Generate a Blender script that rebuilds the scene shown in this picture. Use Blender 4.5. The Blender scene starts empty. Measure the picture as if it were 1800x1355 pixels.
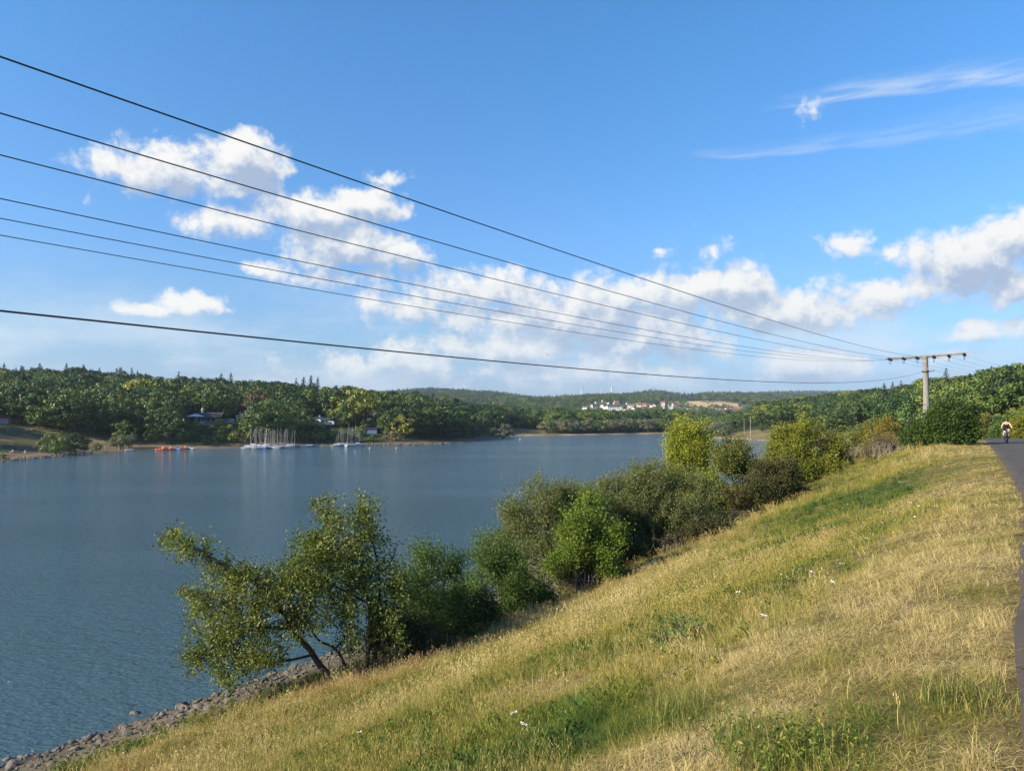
import bpy, bmesh, math, random
import numpy as np
from mathutils import Vector, Matrix, Euler

SC = bpy.context.scene
COL = SC.collection
RNG = np.random.default_rng(7)
random.seed(7)

# ------------------------------------------------------------------ camera
CAM_Z = 9.5                      # metres above the water (water is z = 0)
F_PX, HORIZON = 1300.0, 738.0    # focal length and horizon row of the 1800 x 1355 photograph
PITCH = math.atan((HORIZON - 677.5) / F_PX)
cam_d = bpy.data.cameras.new('camera')
cam = bpy.data.objects.new('camera', cam_d)
COL.objects.link(cam)
cam.location = (0, 0, CAM_Z)
cam.rotation_euler = (math.pi / 2 + PITCH, 0, 0)
cam_d.sensor_width = 36.0
cam_d.lens = 36.0 * F_PX / 1800.0
cam_d.clip_start = 0.1
cam_d.clip_end = 20000
SC.camera = cam

# ------------------------------------------------------------------ daylight
SUN_TO = Vector((-0.90, -0.42, 0.0)).normalized()      # horizontal direction towards the sun
SUN_EL = math.radians(26)
sun_vec = Vector((SUN_TO.x * math.cos(SUN_EL), SUN_TO.y * math.cos(SUN_EL), math.sin(SUN_EL)))
sun_d = bpy.data.lights.new('sun', 'SUN')
sun_d.energy = 5.0
sun_d.angle = math.radians(0.55)
sun_d.color = (1.0, 0.89, 0.70)
sun = bpy.data.objects.new('sun', sun_d)
COL.objects.link(sun)
sun.rotation_euler = (-sun_vec).to_track_quat('-Z', 'Y').to_euler()
sun.location = (-60, -30, 80)

SC.view_settings.view_transform = 'Standard'
SC.view_settings.look = 'None'
SC.view_settings.exposure = 1.12
SC.view_settings.gamma = 1.0
SC.view_settings.use_curve_mapping = False
SC.render.engine = 'CYCLES'
SC.cycles.max_bounces = 6
SC.cycles.diffuse_bounces = 2
SC.cycles.glossy_bounces = 3
SC.cycles.transmission_bounces = 3
SC.cycles.transparent_max_bounces = 6
SC.cycles.volume_bounces = 0
SC.cycles.use_denoising = True
SC.cycles.sample_clamp_indirect = 4.0


# ------------------------------------------------------------------ node helpers
class NT:
    def __init__(s, tree):
        s.t = tree
    def n(s, typ, **kw):
        nd = s.t.nodes.new(typ)
        ins = kw.pop('ins', {})
        for k, v in kw.items():
            setattr(nd, k, v)
        for k, v in ins.items():
            s.set(nd.inputs[k], v)
        return nd
    def set(s, sock, v):
        if isinstance(v, bpy.types.NodeSocket):
            s.t.links.new(v, sock)
        elif isinstance(v, bpy.types.Node):
            s.t.links.new(v.outputs[0], sock)
        else:
            sock.default_value = v
    def m(s, op, a, b=0.0, c=0.0, clamp=False):
        nd = s.n('ShaderNodeMath', operation=op, use_clamp=clamp)
        for i, v in enumerate((a, b, c)):
            s.set(nd.inputs[i], v)
        return nd.outputs[0]
    def v(s, op, a, b=(0, 0, 0), c=(0, 0, 0)):
        nd = s.n('ShaderNodeVectorMath', operation=op)
        s.set(nd.inputs[0], a)
        s.set(nd.inputs[1], b)
        if op == 'MULTIPLY_ADD':
            s.set(nd.inputs[2], c)
        return nd.outputs['Value' if op in ('LENGTH', 'DOT_PRODUCT', 'DISTANCE') else 'Vector']
    def mix(s, f, a, b, blend='MIX'):
        nd = s.n('ShaderNodeMix', data_type='RGBA', blend_type=blend)
        s.set(nd.inputs[0], f)
        s.set(nd.inputs[6], a)
        s.set(nd.inputs[7], b)
        return nd.outputs[2]
    def ramp(s, f, stops, interp='LINEAR'):
        nd = s.n('ShaderNodeValToRGB')
        nd.color_ramp.interpolation = interp
        e = nd.color_ramp.elements
        while len(e) > 1:
            e.remove(e[-1])
        e[0].position = stops[0][0]
        e[0].color = c4(stops[0][1])
        for p, c in stops[1:]:
            x = e.new(p)
            x.color = c4(c)
        s.set(nd.inputs[0], f)
        return nd.outputs[0]
    def mr(s, v, a, b, c=0.0, d=1.0, smooth=False):
        nd = s.n('ShaderNodeMapRange', interpolation_type='SMOOTHSTEP' if smooth else 'LINEAR')
        for i, x in enumerate((v, a, b, c, d)):
            s.set(nd.inputs[i], x)
        return nd.outputs[0]
    def noise(s, vec, scale, detail=4.0, rough=0.55, dims='3D', dist=0.0):
        nd = s.n('ShaderNodeTexNoise', noise_dimensions=dims)
        if vec is not None:
            s.set(nd.inputs['Vector'], vec)
        nd.inputs['Scale'].default_value = scale
        nd.inputs['Detail'].default_value = detail
        nd.inputs['Roughness'].default_value = rough
        nd.inputs['Distortion'].default_value = dist
        return nd.outputs['Fac']


def c4(c):
    return (c, c, c, 1) if isinstance(c, (int, float)) else (tuple(c) + (1,) if len(c) == 3 else tuple(c))


def ray(px, py):
    x = (px - 900) / F_PX
    y = -(py - 677.5) / F_PX
    return np.array([x, math.cos(PITCH) - y * math.sin(PITCH), math.sin(PITCH) + y * math.cos(PITCH)])


def azel(px, py):
    r = ray(px, py)
    r = r / np.linalg.norm(r)
    return math.atan2(r[0], r[1]), math.asin(r[2])


# ------------------------------------------------------------------ world: clear sky with cumulus
def build_world():
    w = bpy.data.worlds.new('World')
    SC.world = w
    w.use_nodes = True
    w.cycles.sampling_method = 'MANUAL'
    w.cycles.sample_map_resolution = 512
    T = NT(w.node_tree)
    w.node_tree.nodes.clear()
    out = T.n('ShaderNodeOutputWorld')
    bg = T.n('ShaderNodeBackground')
    bg.inputs['Strength'].default_value = 1.0
    T.t.links.new(bg.outputs[0], out.inputs[0])
    sky = T.n('ShaderNodeTexSky', sky_type='NISHITA')
    sky.sun_disc = False
    sky.sun_elevation = SUN_EL
    sky.sun_rotation = math.atan2(SUN_TO.x, SUN_TO.y)
    sky.altitude = 200
    sky.air_density = 1.0
    sky.dust_density = 0.6
    sky.ozone_density = 2.2
    hs = T.n('ShaderNodeHueSaturation')
    hs.inputs['Hue'].default_value = 0.5
    hs.inputs['Saturation'].default_value = 1.12
    hs.inputs['Value'].default_value = 1.0
    T.set(hs.inputs['Color'], sky.outputs[0])
    tc = T.n('ShaderNodeTexCoord')
    sep = T.n('ShaderNodeSeparateXYZ')
    T.set(sep.inputs[0], tc.outputs['Generated'])
    el0 = T.m('ARCSINE', sep.outputs[2])
    grade = T.ramp(T.mr(el0, 0, .5), [(.0, (.44, .56, 1.0)), (.09, (.50, .63, 1.02)), (.20, (.74, .90, 1.12)), (.48, (.83, 1.20, 1.52)), (.95, (.76, 1.38, 1.70))])
    skyc = T.v('SCALE', T.v('MULTIPLY', hs.outputs[0], grade))
    skyc.node.inputs['Scale'].default_value = SKY_STRENGTH

    az = T.m('ARCTAN2', sep.outputs[0], sep.outputs[1])
    el = T.m('ARCSINE', sep.outputs[2])
    comb = T.n('ShaderNodeCombineXYZ')
    T.set(comb.inputs[0], az)
    T.set(comb.inputs[1], el)
    P = comb.outputs[0]

    # group: cloud field (blob envelope + billow noise)
    g = bpy.data.node_groups.new('cloud_field', 'ShaderNodeTree')
    g.interface.new_socket('p', in_out='INPUT', socket_type='NodeSocketVector')
    g.interface.new_socket('field', in_out='OUTPUT', socket_type='NodeSocketFloat')
    G = NT(g)
    gi = g.nodes.new('NodeGroupInput')
    go = g.nodes.new('NodeGroupOutput')
    p = gi.outputs[0]
    # warp the coordinates a little so that no envelope edge is an ellipse
    wn = G.n('ShaderNodeTexNoise', noise_dimensions='3D')
    G.set(wn.inputs['Vector'], p)
    wn.inputs['Scale'].default_value = 17
    wn.inputs['Detail'].default_value = 2
    wv = G.v('MULTIPLY_ADD', wn.outputs['Color'], (0.05, 0.030, 0), (-0.025, -0.015, 0))
    pw = G.v('ADD', p, wv)
    acc = None
    for (cx, cy, rx, ry, st) in CLOUDS:
        a, e = azel(cx, cy)
        k = math.cos(math.radians(0))
        ax, ey = rx / F_PX * math.cos(a) ** 2, ry / F_PX * math.cos(a)
        q = G.v('MULTIPLY_ADD', pw, (1 / ax, 1 / ey, 0), (-a / ax, -e / ey, 0))
        d = G.v('LENGTH', q)
        st = st * 1.12 if st > .6 else st
        val = G.m('MULTIPLY_ADD', d, -st, st)
        acc = val if acc is None else G.m('SMOOTH_MAX', acc, val, 0.25)
    # the same kind of cumulus carries on round the horizon outside the picture
    sp = G.n('ShaderNodeSeparateXYZ')
    G.set(sp.inputs[0], p)
    band = G.m('MULTIPLY', G.mr(sp.outputs[1], 0.02, 0.09, 0, 1, True), G.mr(sp.outputs[1], 0.42, 0.25, 0, 1, True))
    side = G.mr(G.m('ABSOLUTE', sp.outputs[0]), 0.66, 0.80, 0, 1, True)
    low = G.noise(G.v('MULTIPLY', p, (1, 2.2, 1)), 3.2, 2, 0.5)
    gen = G.m('MULTIPLY', G.mr(low, 0.47, 0.72, -0.3, 0.9), G.m('MULTIPLY', band, side))
    gen = G.m('ADD', gen, G.mr(G.m('MULTIPLY', band, side), 0, 1, -1, 0))
    acc = G.m('MAXIMUM', acc, gen)
    acc = G.m('MAXIMUM', acc, -1.2)
    n1 = G.noise(G.v('MULTIPLY', p, (1.0, 1.25, 1)), 15, 10, 0.60, dist=0.1)
    n2 = G.noise(p, 75, 5, 0.62)
    vw = G.v('ADD', p, G.v('MULTIPLY_ADD', wn.outputs['Color'], (0.03, 0.03, 0), (-0.015, -0.015, 0)))
    vo = G.n('ShaderNodeTexVoronoi', voronoi_dimensions='2D', feature='F1')
    G.set(vo.inputs['Vector'], vw)
    vo.inputs['Scale'].default_value = 26
    vo.inputs['Detail'].default_value = 3.0
    vo.inputs['Roughness'].default_value = 0.62
    vo.inputs['Lacunarity'].default_value = 2.2
    f = G.m('ADD', acc, G.m('MULTIPLY_ADD', n1, 1.9, -0.88))
    f = G.m('ADD', f, G.m('MULTIPLY_ADD', vo.outputs['Distance'], -0.55, 0.47))
    f = G.m('ADD', f, G.m('MULTIPLY_ADD', n2, 0.6, -0.30))
    G.set(go.inputs[0], f)

    def field(vec):
        nd = T.n('ShaderNodeGroup')
        nd.node_tree = g
        T.set(nd.inputs[0], vec)
        return nd.outputs[0]
    f0 = field(P)
    f1 = field(T.v('ADD', P, (-0.010, 0.022, 0)))
    dens = T.mr(f0, -0.02, 0.80, 0, 1, True)
    lit = T.m('MULTIPLY_ADD', T.m('SUBTRACT', f0, f1), 0.50, 0.60, clamp=True)
    thick = T.mr(f1, 0.3, 1.5, 0, 1, True)
    lit = T.m('SUBTRACT', lit, T.m('MULTIPLY', thick, 0.56), clamp=True)
    cc = T.ramp(lit, [(0.0, (0.42, 0.52, 0.70)), (0.32, (0.58, 0.66, 0.79)), (0.62, (0.80, 0.83, 0.88)), (1.0, (1.04, 1.02, 0.98))])
    cc = T.v('SCALE', cc)
    cc.node.inputs['Scale'].default_value = CLOUD_STRENGTH
    # clouds far away sink into the air near the horizon
    fade = T.mr(el, 0.0, 0.13, 0.55, 1.0)
    col = T.mix(T.m('MULTIPLY', T.m('MULTIPLY', dens, fade), 0.96), skyc, cc)

    vn = T.noise(T.v('MULTIPLY', P, (1.0, 3.0, 1)), 5.0, 6, .6)
    veil = T.m('MULTIPLY', T.m('MULTIPLY', T.mr(el, .015, .05, 0, 1, True), T.mr(el, .21, .07, 0, 1, True)), T.mr(vn, .40, .68, 0, .55, True))
    vc = T.v('SCALE', (.86, .91, .97))
    vc.node.inputs['Scale'].default_value = CLOUD_STRENGTH
    col = T.mix(veil, col, vc)

    # thin cirrus streaks high on the right, and a milky veil low down
    for (x0, y0, x1, y1, wd, st) in CIRRUS:
        a0, e0 = azel(x0, y0)
        a1, e1 = azel(x1, y1)
        sl = (e1 - e0) / (a1 - a0)
        cn = T.noise(T.v('MULTIPLY', P, (3, 26, 1)), 4, 6, 0.62, dist=0.4)
        bend = T.m('MULTIPLY_ADD', T.noise(P, 4, 2, 0.5), 0.05, -0.025)
        line = T.m('ADD', T.m('MULTIPLY_ADD', T.m('SUBTRACT', az, a0), sl, e0), bend)
        dist = T.m('SUBTRACT', el, line)
        wdr = T.mr(az, a0, a1, wd * 0.35, wd)
        up = T.mr(T.m('DIVIDE', dist, wdr), -0.35, 0.0, 0, 1, True)
        dn = T.mr(T.m('DIVIDE', dist, wdr), 1.3, 0.0, 0, 1, True)
        along = T.m('MULTIPLY', T.mr(az, a0 - 0.01, a0 + 0.08, 0, 1, True), T.mr(az, a1 + 0.45, a1 + 0.1, 0, 1, True))
        fac = T.m('MULTIPLY', T.m('MULTIPLY', up, dn), along)
        fac = T.m('MULTIPLY', fac, T.mr(cn, 0.30, 0.72, 0.1, 1, True))
        fac = T.m('MULTIPLY', fac, st)
        ci = T.v('SCALE', T.n('ShaderNodeRGB').outputs[0])
        ci.node.inputs[0].links[0].from_node.outputs[0].default_value = (0.95, 0.97, 1.0, 1)
        ci.node.inputs['Scale'].default_value = CLOUD_STRENGTH
        col = T.mix(fac, col, ci)
    T.set(bg.inputs['Color'], col)


SKY_STRENGTH = 0.0645
CLOUD_STRENGTH = 0.445
CLOUDS = [  # picture-row and column of each cumulus, half width, half height, weight
    (310, 300, 185, 52, 1.3), (430, 282, 100, 60, 1.5), (210, 288, 75, 42, 1.0), (400, 325, 130, 32, 1.1),
    (560, 372, 150, 42, 1.2), (410, 392, 120, 30, 1.0), (655, 365, 90, 34, 1.1),
    (610, 430, 140, 52, 1.4), (700, 445, 80, 40, 1.0), (450, 468, 75, 22, .75), (620, 487, 140, 24, .7),
    (160, 350, 26, 16, .5), (690, 322, 44, 18, .45),
    (330, 536, 80, 28, 1.15), (265, 542, 90, 17, .9), (400, 548, 34, 14, .6),
    (870, 512, 170, 46, 1.15), (1010, 560, 310, 72, 1.25), (1130, 520, 190, 54, 1.25), (1280, 505, 115, 48, 1.35),
    (1390, 545, 210, 56, 1.2), (720, 535, 130, 38, 1.0), (900, 610, 250, 44, 1.1), (1150, 595, 210, 56, 1.05),
    (720, 640, 230, 34, 1.0), (1000, 650, 320, 34, .95), (640, 640, 100, 22, .8),
    (1410, 640, 150, 38, 1.3), (1110, 631, 22, 15, .75),
    (1700, 450, 150, 66, 1.2), (1810, 405, 120, 60, 1.35), (1640, 505, 180, 44, 1.05), (1780, 500, 150, 56, 1.15),
    (1490, 435, 66, 32, 1.05), (1575, 448, 56, 22, .7), (1745, 582, 100, 24, 1.0), (1660, 625, 80, 15, .65), (1560, 515, 120, 36, 1.0),
    (1442, 196, 24, 18, .28), (1165, 450, 30, 14, .55), (1250, 440, 44, 24, .36),
]
CIRRUS = [(1335, 184, 1800, 150, 0.028, 0.50), (1190, 268, 1800, 228, 0.026, 0.24)]
build_world()


# ------------------------------------------------------------------ object helpers
def tag(o, label=None, cat=None, group=None, kind=None):
    if label: o['label'] = label
    if cat: o['category'] = cat
    if group: o['group'] = group
    if kind: o['kind'] = kind
    return o


def link(name, mesh, parent=None, loc=None):
    o = bpy.data.objects.new(name, mesh)
    COL.objects.link(o)
    if parent is not None:
        o.parent = parent
    if loc is not None:
        o.location = loc
    return o


def empty(name, loc, rz=0.0):
    o = bpy.data.objects.new(name, None)
    COL.objects.link(o)
    o.location = loc
    o.rotation_euler = (0, 0, rz)
    o.empty_display_size = 0.2
    return o


def copy_tree(o, parent=None):
    c = o.copy()
    COL.objects.link(c)
    if parent is not None:
        c.parent = parent
    for ch in list(o.children):
        copy_tree(ch, c)
    return c


def mesh_np(name, V, Q, mats=(), mi=None, attrs=None, smooth=False, nper=4):
    """V (n,3); Q (m,4) or (m,3) faces; attrs: {name: per-vertex floats or (n,3) colours}"""
    V = np.asarray(V, dtype=np.float32)
    Q = np.asarray(Q, dtype=np.int32)
    me = bpy.data.meshes.new(name)
    nper = Q.shape[1]
    me.vertices.add(len(V))
    me.vertices.foreach_set('co', V.ravel())
    me.loops.add(Q.size)
    me.loops.foreach_set('vertex_index', Q.ravel())
    me.polygons.add(len(Q))
    me.polygons.foreach_set('loop_start', np.arange(0, Q.size, nper, dtype=np.int32))
    if mi is not None:
        me.polygons.foreach_set('material_index', np.asarray(mi, dtype=np.int32))
    me.polygons.foreach_set('use_smooth', np.full(len(Q), smooth, dtype=bool))
    for m in mats:
        me.materials.append(m)
    for k, a in (attrs or {}).items():
        a = np.asarray(a, dtype=np.float32)
        if a.ndim == 2:
            at = me.attributes.new(k, 'FLOAT_VECTOR', 'POINT')
            at.data.foreach_set('vector', a.ravel())
        else:
            at = me.attributes.new(k, 'FLOAT', 'POINT')
            at.data.foreach_set('value', a)
    me.update(calc_edges=True)
    return me


class Geo:
    """collects numpy quads for one mesh"""
    def __init__(s):
        s.V, s.Q, s.M, s.A, s.n = [], [], [], [], 0
    def add(s, V, Q, mat=0, a=0.5):
        V = np.asarray(V, float).reshape(-1, 3)
        Q = np.asarray(Q, int).reshape(-1, 4)
        s.V.append(V)
        s.Q.append(Q + s.n)
        s.M.append(np.full(len(Q), mat))
        s.A.append(np.broadcast_to(np.asarray(a, float), (len(V),)))
        s.n += len(V)
    def box(s, c, d, mat=0, rz=0.0, a=0.5):
        x, y, z = np.array(d) / 2
        P = np.array([(i, j, k) for i in (-x, x) for j in (-y, y) for k in (-z, z)])
        R = np.array([[math.cos(rz), -math.sin(rz), 0], [math.sin(rz), math.cos(rz), 0], [0, 0, 1]])
        s.add(P @ R.T + np.array(c), [(0, 1, 3, 2), (4, 6, 7, 5), (0, 4, 5, 1), (2, 3, 7, 6), (0, 2, 6, 4), (1, 5, 7, 3)], mat, a)
    def tube(s, pts, rad, sides=6, mat=0, a=0.5, cap=True):
        pts = np.asarray(pts, float)
        n = len(pts)
        rad = np.broadcast_to(np.asarray(rad, float), (n,))
        t = np.gradient(pts, axis=0)
        t /= np.linalg.norm(t, axis=1)[:, None] + 1e-9
        ref = np.array([0, 0, 1.0]) if abs(t[0][2]) < .9 else np.array([1.0, 0, 0])
        V = []
        for i in range(n):
            u = np.cross(t[i], ref)
            u /= np.linalg.norm(u) + 1e-9
            w = np.cross(t[i], u)
            ref = np.cross(u, t[i])
            an = np.arange(sides) / sides * 2 * math.pi
            V.append(pts[i] + rad[i] * (np.cos(an)[:, None] * u + np.sin(an)[:, None] * w))
        Q = []
        for i in range(n - 1):
            for j in range(sides):
                k = (j + 1) % sides
                Q.append((i * sides + j, i * sides + k, (i + 1) * sides + k, (i + 1) * sides + j))
        V = np.concatenate(V)
        if cap:
            m = len(V)
            V = np.concatenate([V, pts[:1], pts[-1:]])
            for j in range(0, sides, 2):
                Q.append((m, (j + 2) % sides, j + 1, j)) if sides % 2 == 0 else None
                b = (n - 1) * sides
                Q.append((m + 1, b + j, b + j + 1, b + (j + 2) % sides)) if sides % 2 == 0 else None
        s.add(V, Q, mat, a)
    def lathe(s, prof, sides=12, mat=0, c=(0, 0, 0), a=0.5):
        V = [(r * math.cos(k / sides * 2 * math.pi) + c[0], r * math.sin(k / sides * 2 * math.pi) + c[1], z + c[2])
             for r, z in prof for k in range(sides)]
        Q = [(i * sides + j, i * sides + (j + 1) % sides, (i + 1) * sides + (j + 1) % sides, (i + 1) * sides + j)
             for i in range(len(prof) - 1) for j in range(sides)]
        s.add(V, Q, mat, a)
    def mesh(s, name, mats, smooth=False):
        return mesh_np(name, np.concatenate(s.V), np.concatenate(s.Q), mats, np.concatenate(s.M),
                       {'lt': np.concatenate(s.A)}, smooth)


# ------------------------------------------------------------------ materials
def new_mat(name):
    m = bpy.data.materials.new(name)
    m.use_nodes = True
    m.node_tree.nodes.clear()
    T = NT(m.node_tree)
    out = T.n('ShaderNodeOutputMaterial')
    return m, T, out


def plain(name, col, rough=0.7, metal=0.0, var=0.25, scale=8.0, bump=0.0, spec=0.4):
    m, T, out = new_mat(name)
    b = T.n('ShaderNodeBsdfPrincipled')
    tc = T.n('ShaderNodeTexCoord')
    nz = T.noise(tc.outputs['Object'], scale, 5, 0.6)
    k = T.mr(nz, 0.25, 0.75, 1 - var, 1 + var)
    vs = T.v('SCALE', c4(col)[:3])
    T.set(vs.node.inputs['Scale'], k)
    T.set(b.inputs['Base Color'], vs)
    b.inputs['Roughness'].default_value = rough
    b.inputs['Metallic'].default_value = metal
    b.inputs['Specular IOR Level'].default_value = spec
    if bump:
        bp = T.n('ShaderNodeBump')
        bp.inputs['Strength'].default_value = bump
        bp.inputs['Distance'].default_value = 0.02
        T.set(bp.inputs['Height'], T.noise(tc.outputs['Object'], scale * 4, 5, 0.6))
        T.set(b.inputs['Normal'], bp.outputs[0])
    T.set(out.inputs[0], b.outputs[0])
    return m


def leaf_mat(name, stops, trans=0.3, tint=False, lo=0.65, hi=1.35, rough=0.5, spec=0.25):
    """foliage: colour by the leaf's own attribute lt, optionally by the plant's tint"""
    m, T, out = new_mat(name)
    a = T.n('ShaderNodeAttribute', attribute_name='lt')
    lt = a.outputs['Fac']
    if tint:
        b = T.n('ShaderNodeAttribute', attribute_name='tint', attribute_type='INSTANCER')
        col = T.ramp(b.outputs['Fac'], stops)
        vs = T.v('SCALE', col)
        T.set(vs.node.inputs['Scale'], T.mr(lt, 0, 1, lo, hi))
        col = vs
    else:
        col = T.ramp(lt, stops)
    pb = T.n('ShaderNodeBsdfPrincipled')
    T.set(pb.inputs['Base Color'], col)
    pb.inputs['Roughness'].default_value = rough
    pb.inputs['Specular IOR Level'].default_value = spec
    tr = T.n('ShaderNodeBsdfTranslucent')
    tv = T.v('MULTIPLY', col, (1.15, 1.25, 0.55))
    T.set(tr.inputs[0], tv)
    mx = T.n('ShaderNodeMixShader')
    mx.inputs[0].default_value = trans
    T.set(mx.inputs[1], pb.outputs[0])
    T.set(mx.inputs[2], tr.outputs[0])
    T.set(out.inputs[0], mx.outputs[0])
    return m


# ------------------------------------------------------------------ lie of the land
U = np.array([0.57, 0.82]); U /= np.linalg.norm(U)      # along the embankment, away from the camera
Vv = np.array([-U[1], U[0]])                            # towards the lake
LAKE = np.array([(-140, -150), (-14.6, 20.7), (-10.9, 25.4), (-7.4, 29.0), (9.5, 64), (33.2, 98.5), (69, 152), (100, 230), (118, 300),
                 (114, 343), (104, 372), (100, 440), (111, 512), (75, 495), (35, 460), (0, 446), (-20, 432), (-22, 415), (-7, 388), (-10.5, 343),
                 (-31, 287), (-63, 274), (-97, 252), (-118, 237), (-120, 209), (-115, 168), (-140, 135), (-260, 90), (-330, -150)], float)


def lake_sd(x, y):
    """signed distance to the waterline: positive on land"""
    x = np.asarray(x, float); y = np.asarray(y, float)
    d2 = np.full(x.shape, 1e18)
    ins = np.zeros(x.shape, bool)
    n = len(LAKE)
    for i in range(n):
        ax, ay = LAKE[i]; bx, by = LAKE[(i + 1) % n]
        ex, ey = bx - ax, by - ay
        t = np.clip(((x - ax) * ex + (y - ay) * ey) / (ex * ex + ey * ey), 0, 1)
        d2 = np.minimum(d2, (x - ax - t * ex) ** 2 + (y - ay - t * ey) ** 2)
        c = ((ay > y) != (by > y)) & (x < ex * (y - ay) / (by - ay + 1e-12) + ax)
        ins ^= c
    d = np.sqrt(d2)
    return np.where(ins, -d, d)


T_PX = np.array([0, 150, 300, 450, 600, 750, 850, 950, 1050, 1150, 1205, 1250, 1350, 1450, 1550, 1650, 1800.])
T_Y = np.array([150, 200, 250, 300, 350, 420, 500, 600, 800, 1100, 1300, 1500, 2000, 2800, 4000, 6500.])
T_Z = np.array([
    [0, 3, 7.5, 12, 17, 24, 27, 27, 26, 26, 28, 30, 40, 60, 80, 80],
    [0, 1, 5, 9, 15, 23, 26, 26, 25, 25, 27, 30, 40, 60, 80, 80],
    [0, 0, 2.5, 7, 12, 19, 22, 22, 22, 23, 26, 30, 40, 60, 80, 80],
    [0, 0, 1.5, 6.5, 11, 17, 19, 19, 18, 20, 26, 32, 45, 70, 80, 80],
    [0, 0, 0, 4.5, 8.5, 12, 14, 13, 12, 18, 26, 34, 55, 85, 90, 90],
    [0, 0, 0, 2.5, 6, 9, 9.5, 8, 8, 16, 28, 40, 70, 104, 100, 90],
    [0, 0, 0, 0, 2, 5, 5.5, 4, 5, 13, 26, 36, 64, 90, 90, 90],
    [0, 0, 0, 0, 0, 0, 1.5, 2, 4, 13, 28, 38, 52, 60, 70, 90],
    [0, 0, 0, 0, 0, 0, 1, 2, 4, 13, 33, 43, 61, 72, 80, 90],
    [0, 0, 0, 0, 0, 0, 1.5, 2, 4, 12, 30, 37, 60, 100, 90, 100],
    [0, 0, 0, 0, 1, 1, 2, 2, 4, 12, 25, 32, 61, 74, 100, 120],
    [0, 0, 0, 0, 2, 3, 3, 3, 5, 12, 21, 30, 63, 86, 122, 130],
    [0, 0, 0, 0, 1, 5, 9.5, 11, 8, 12, 19, 26, 58, 80, 138, 170],
    [2, 0, 1, 2.5, 4, 7, 14.5, 16, 14, 14, 18, 26, 50, 80, 145, 190],
    [4, 3.5, 4.5, 6, 9, 14, 18, 19, 18, 17, 20, 26, 50, 80, 140, 190],
    [7, 7, 9, 13.5, 16, 17, 18, 19, 20, 22, 25, 30, 50, 80, 130, 180],
    [8.3, 11, 15.5, 18, 20, 21, 22, 23, 24, 26, 30, 35, 50, 80, 120, 180],
], float)


def table(x, y):
    yy = np.clip(y, T_Y[0], T_Y[-1] - 1)
    px = np.clip(900 + F_PX * x / np.maximum(yy, 1), T_PX[0], T_PX[-1] - 1e-3)
    i = np.clip(np.searchsorted(T_PX, px, side='right') - 1, 0, len(T_PX) - 2)
    j = np.clip(np.searchsorted(T_Y, yy, side='right') - 1, 0, len(T_Y) - 2)
    a = (px - T_PX[i]) / (T_PX[i + 1] - T_PX[i])
    b = (yy - T_Y[j]) / (T_Y[j + 1] - T_Y[j])
    a = a * a * (3 - 2 * a) * .5 + a * .5
    return (T_Z[i, j] * (1 - a) + T_Z[i + 1, j] * a) * (1 - b) + (T_Z[i, j + 1] * (1 - a) + T_Z[i + 1, j + 1] * a) * b


def vnoise(x, y, s, seed=0):
    """cheap smooth value noise -1..1"""
    x = np.asarray(x, float) / s; y = np.asarray(y, float) / s
    xi = np.floor(x).astype(np.int64); yi = np.floor(y).astype(np.int64)
    fx = x - xi; fy = y - yi
    fx = fx * fx * (3 - 2 * fx); fy = fy * fy * (3 - 2 * fy)
    def h(a, b):
        n = (a * 374761393 + b * 668265263 + seed * 974711) & 0x7fffffff
        n = ((n ^ (n >> 13)) * 1274126177) & 0x7fffffff
        return ((n ^ (n >> 16)) & 0xffff) / 32767.5 - 1
    return (h(xi, yi) * (1 - fx) + h(xi + 1, yi) * fx) * (1 - fy) + (h(xi, yi + 1) * (1 - fx) + h(xi + 1, yi + 1) * fx) * fy


def sstep(a, b, x):
    t = np.clip((x - a) / (b - a), 0, 1)
    return t * t * (3 - 2 * t)


PR_O = [-400, -60, -12, -4, 0, 1, 4, 8, 12, 16, 19.7, 23.3, 30, 60, 400]
PR_Z = [20, 14, 8.6, 7.92, 7.9, 7.74, 6.42, 4.82, 3.25, 1.78, .80, 0, -1.2, -4, -5]
SH_S = [-400, 14, 27, 37, 53, 61, 72, 110]        # the shoulder of the bank swings out towards the lake
SH_O = [0, 0, .2, 1.8, 4.0, 6.0, 6.6, 6.6]


def bank_o(x, y):
    s = x * U[0] + y * U[1]
    o = x * Vv[0] + y * Vv[1]
    sh = (np.interp(s - 4, SH_S, SH_O) + np.interp(s, SH_S, SH_O) + np.interp(s + 4, SH_S, SH_O)) / 3
    return np.where(o > 0, np.where(o > sh, o - sh, -.4 * (1 - o / np.maximum(sh, 1e-6)) ), o)


def height(x, y):
    x = np.asarray(x, float); y = np.asarray(y, float)
    o = bank_o(x, y)
    bank = np.interp(o, PR_O, PR_Z)
    for k in (-.8, .8):
        bank = bank + np.interp(o + k, PR_O, PR_Z)
    bank /= 3
    grassy = sstep(1.0, 3.0, o) * sstep(24, 19, o)
    bank = bank + grassy * (0.10 * vnoise(x, y, 2.3, 1) + 0.05 * vnoise(x, y, .8, 2) + .12 * vnoise(x, y, 6, 3))
    sd = lake_sd(x, y)
    land = table(x, y) * sstep(2, 45, sd) + np.minimum(np.maximum(sd, 0), 14) * .05
    rough = sstep(15, 60, sd)
    land = land + rough * (1.2 * vnoise(x, y, 45, 5) + np.minimum(y / 400, 6) * vnoise(x, y, 160, 6))
    land = np.where(sd < 0, np.maximum(sd * .12, -4), np.maximum(land, .03 + np.minimum(sd * .03, .6)))
    r = np.hypot(x, y)
    w = sstep(75, 150, r)
    w = np.where(y < -10, 0.0, w)
    return bank * (1 - w) + land * w


def hz(x, y):
    return float(height(np.array([x]), np.array([y]))[0])


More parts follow.
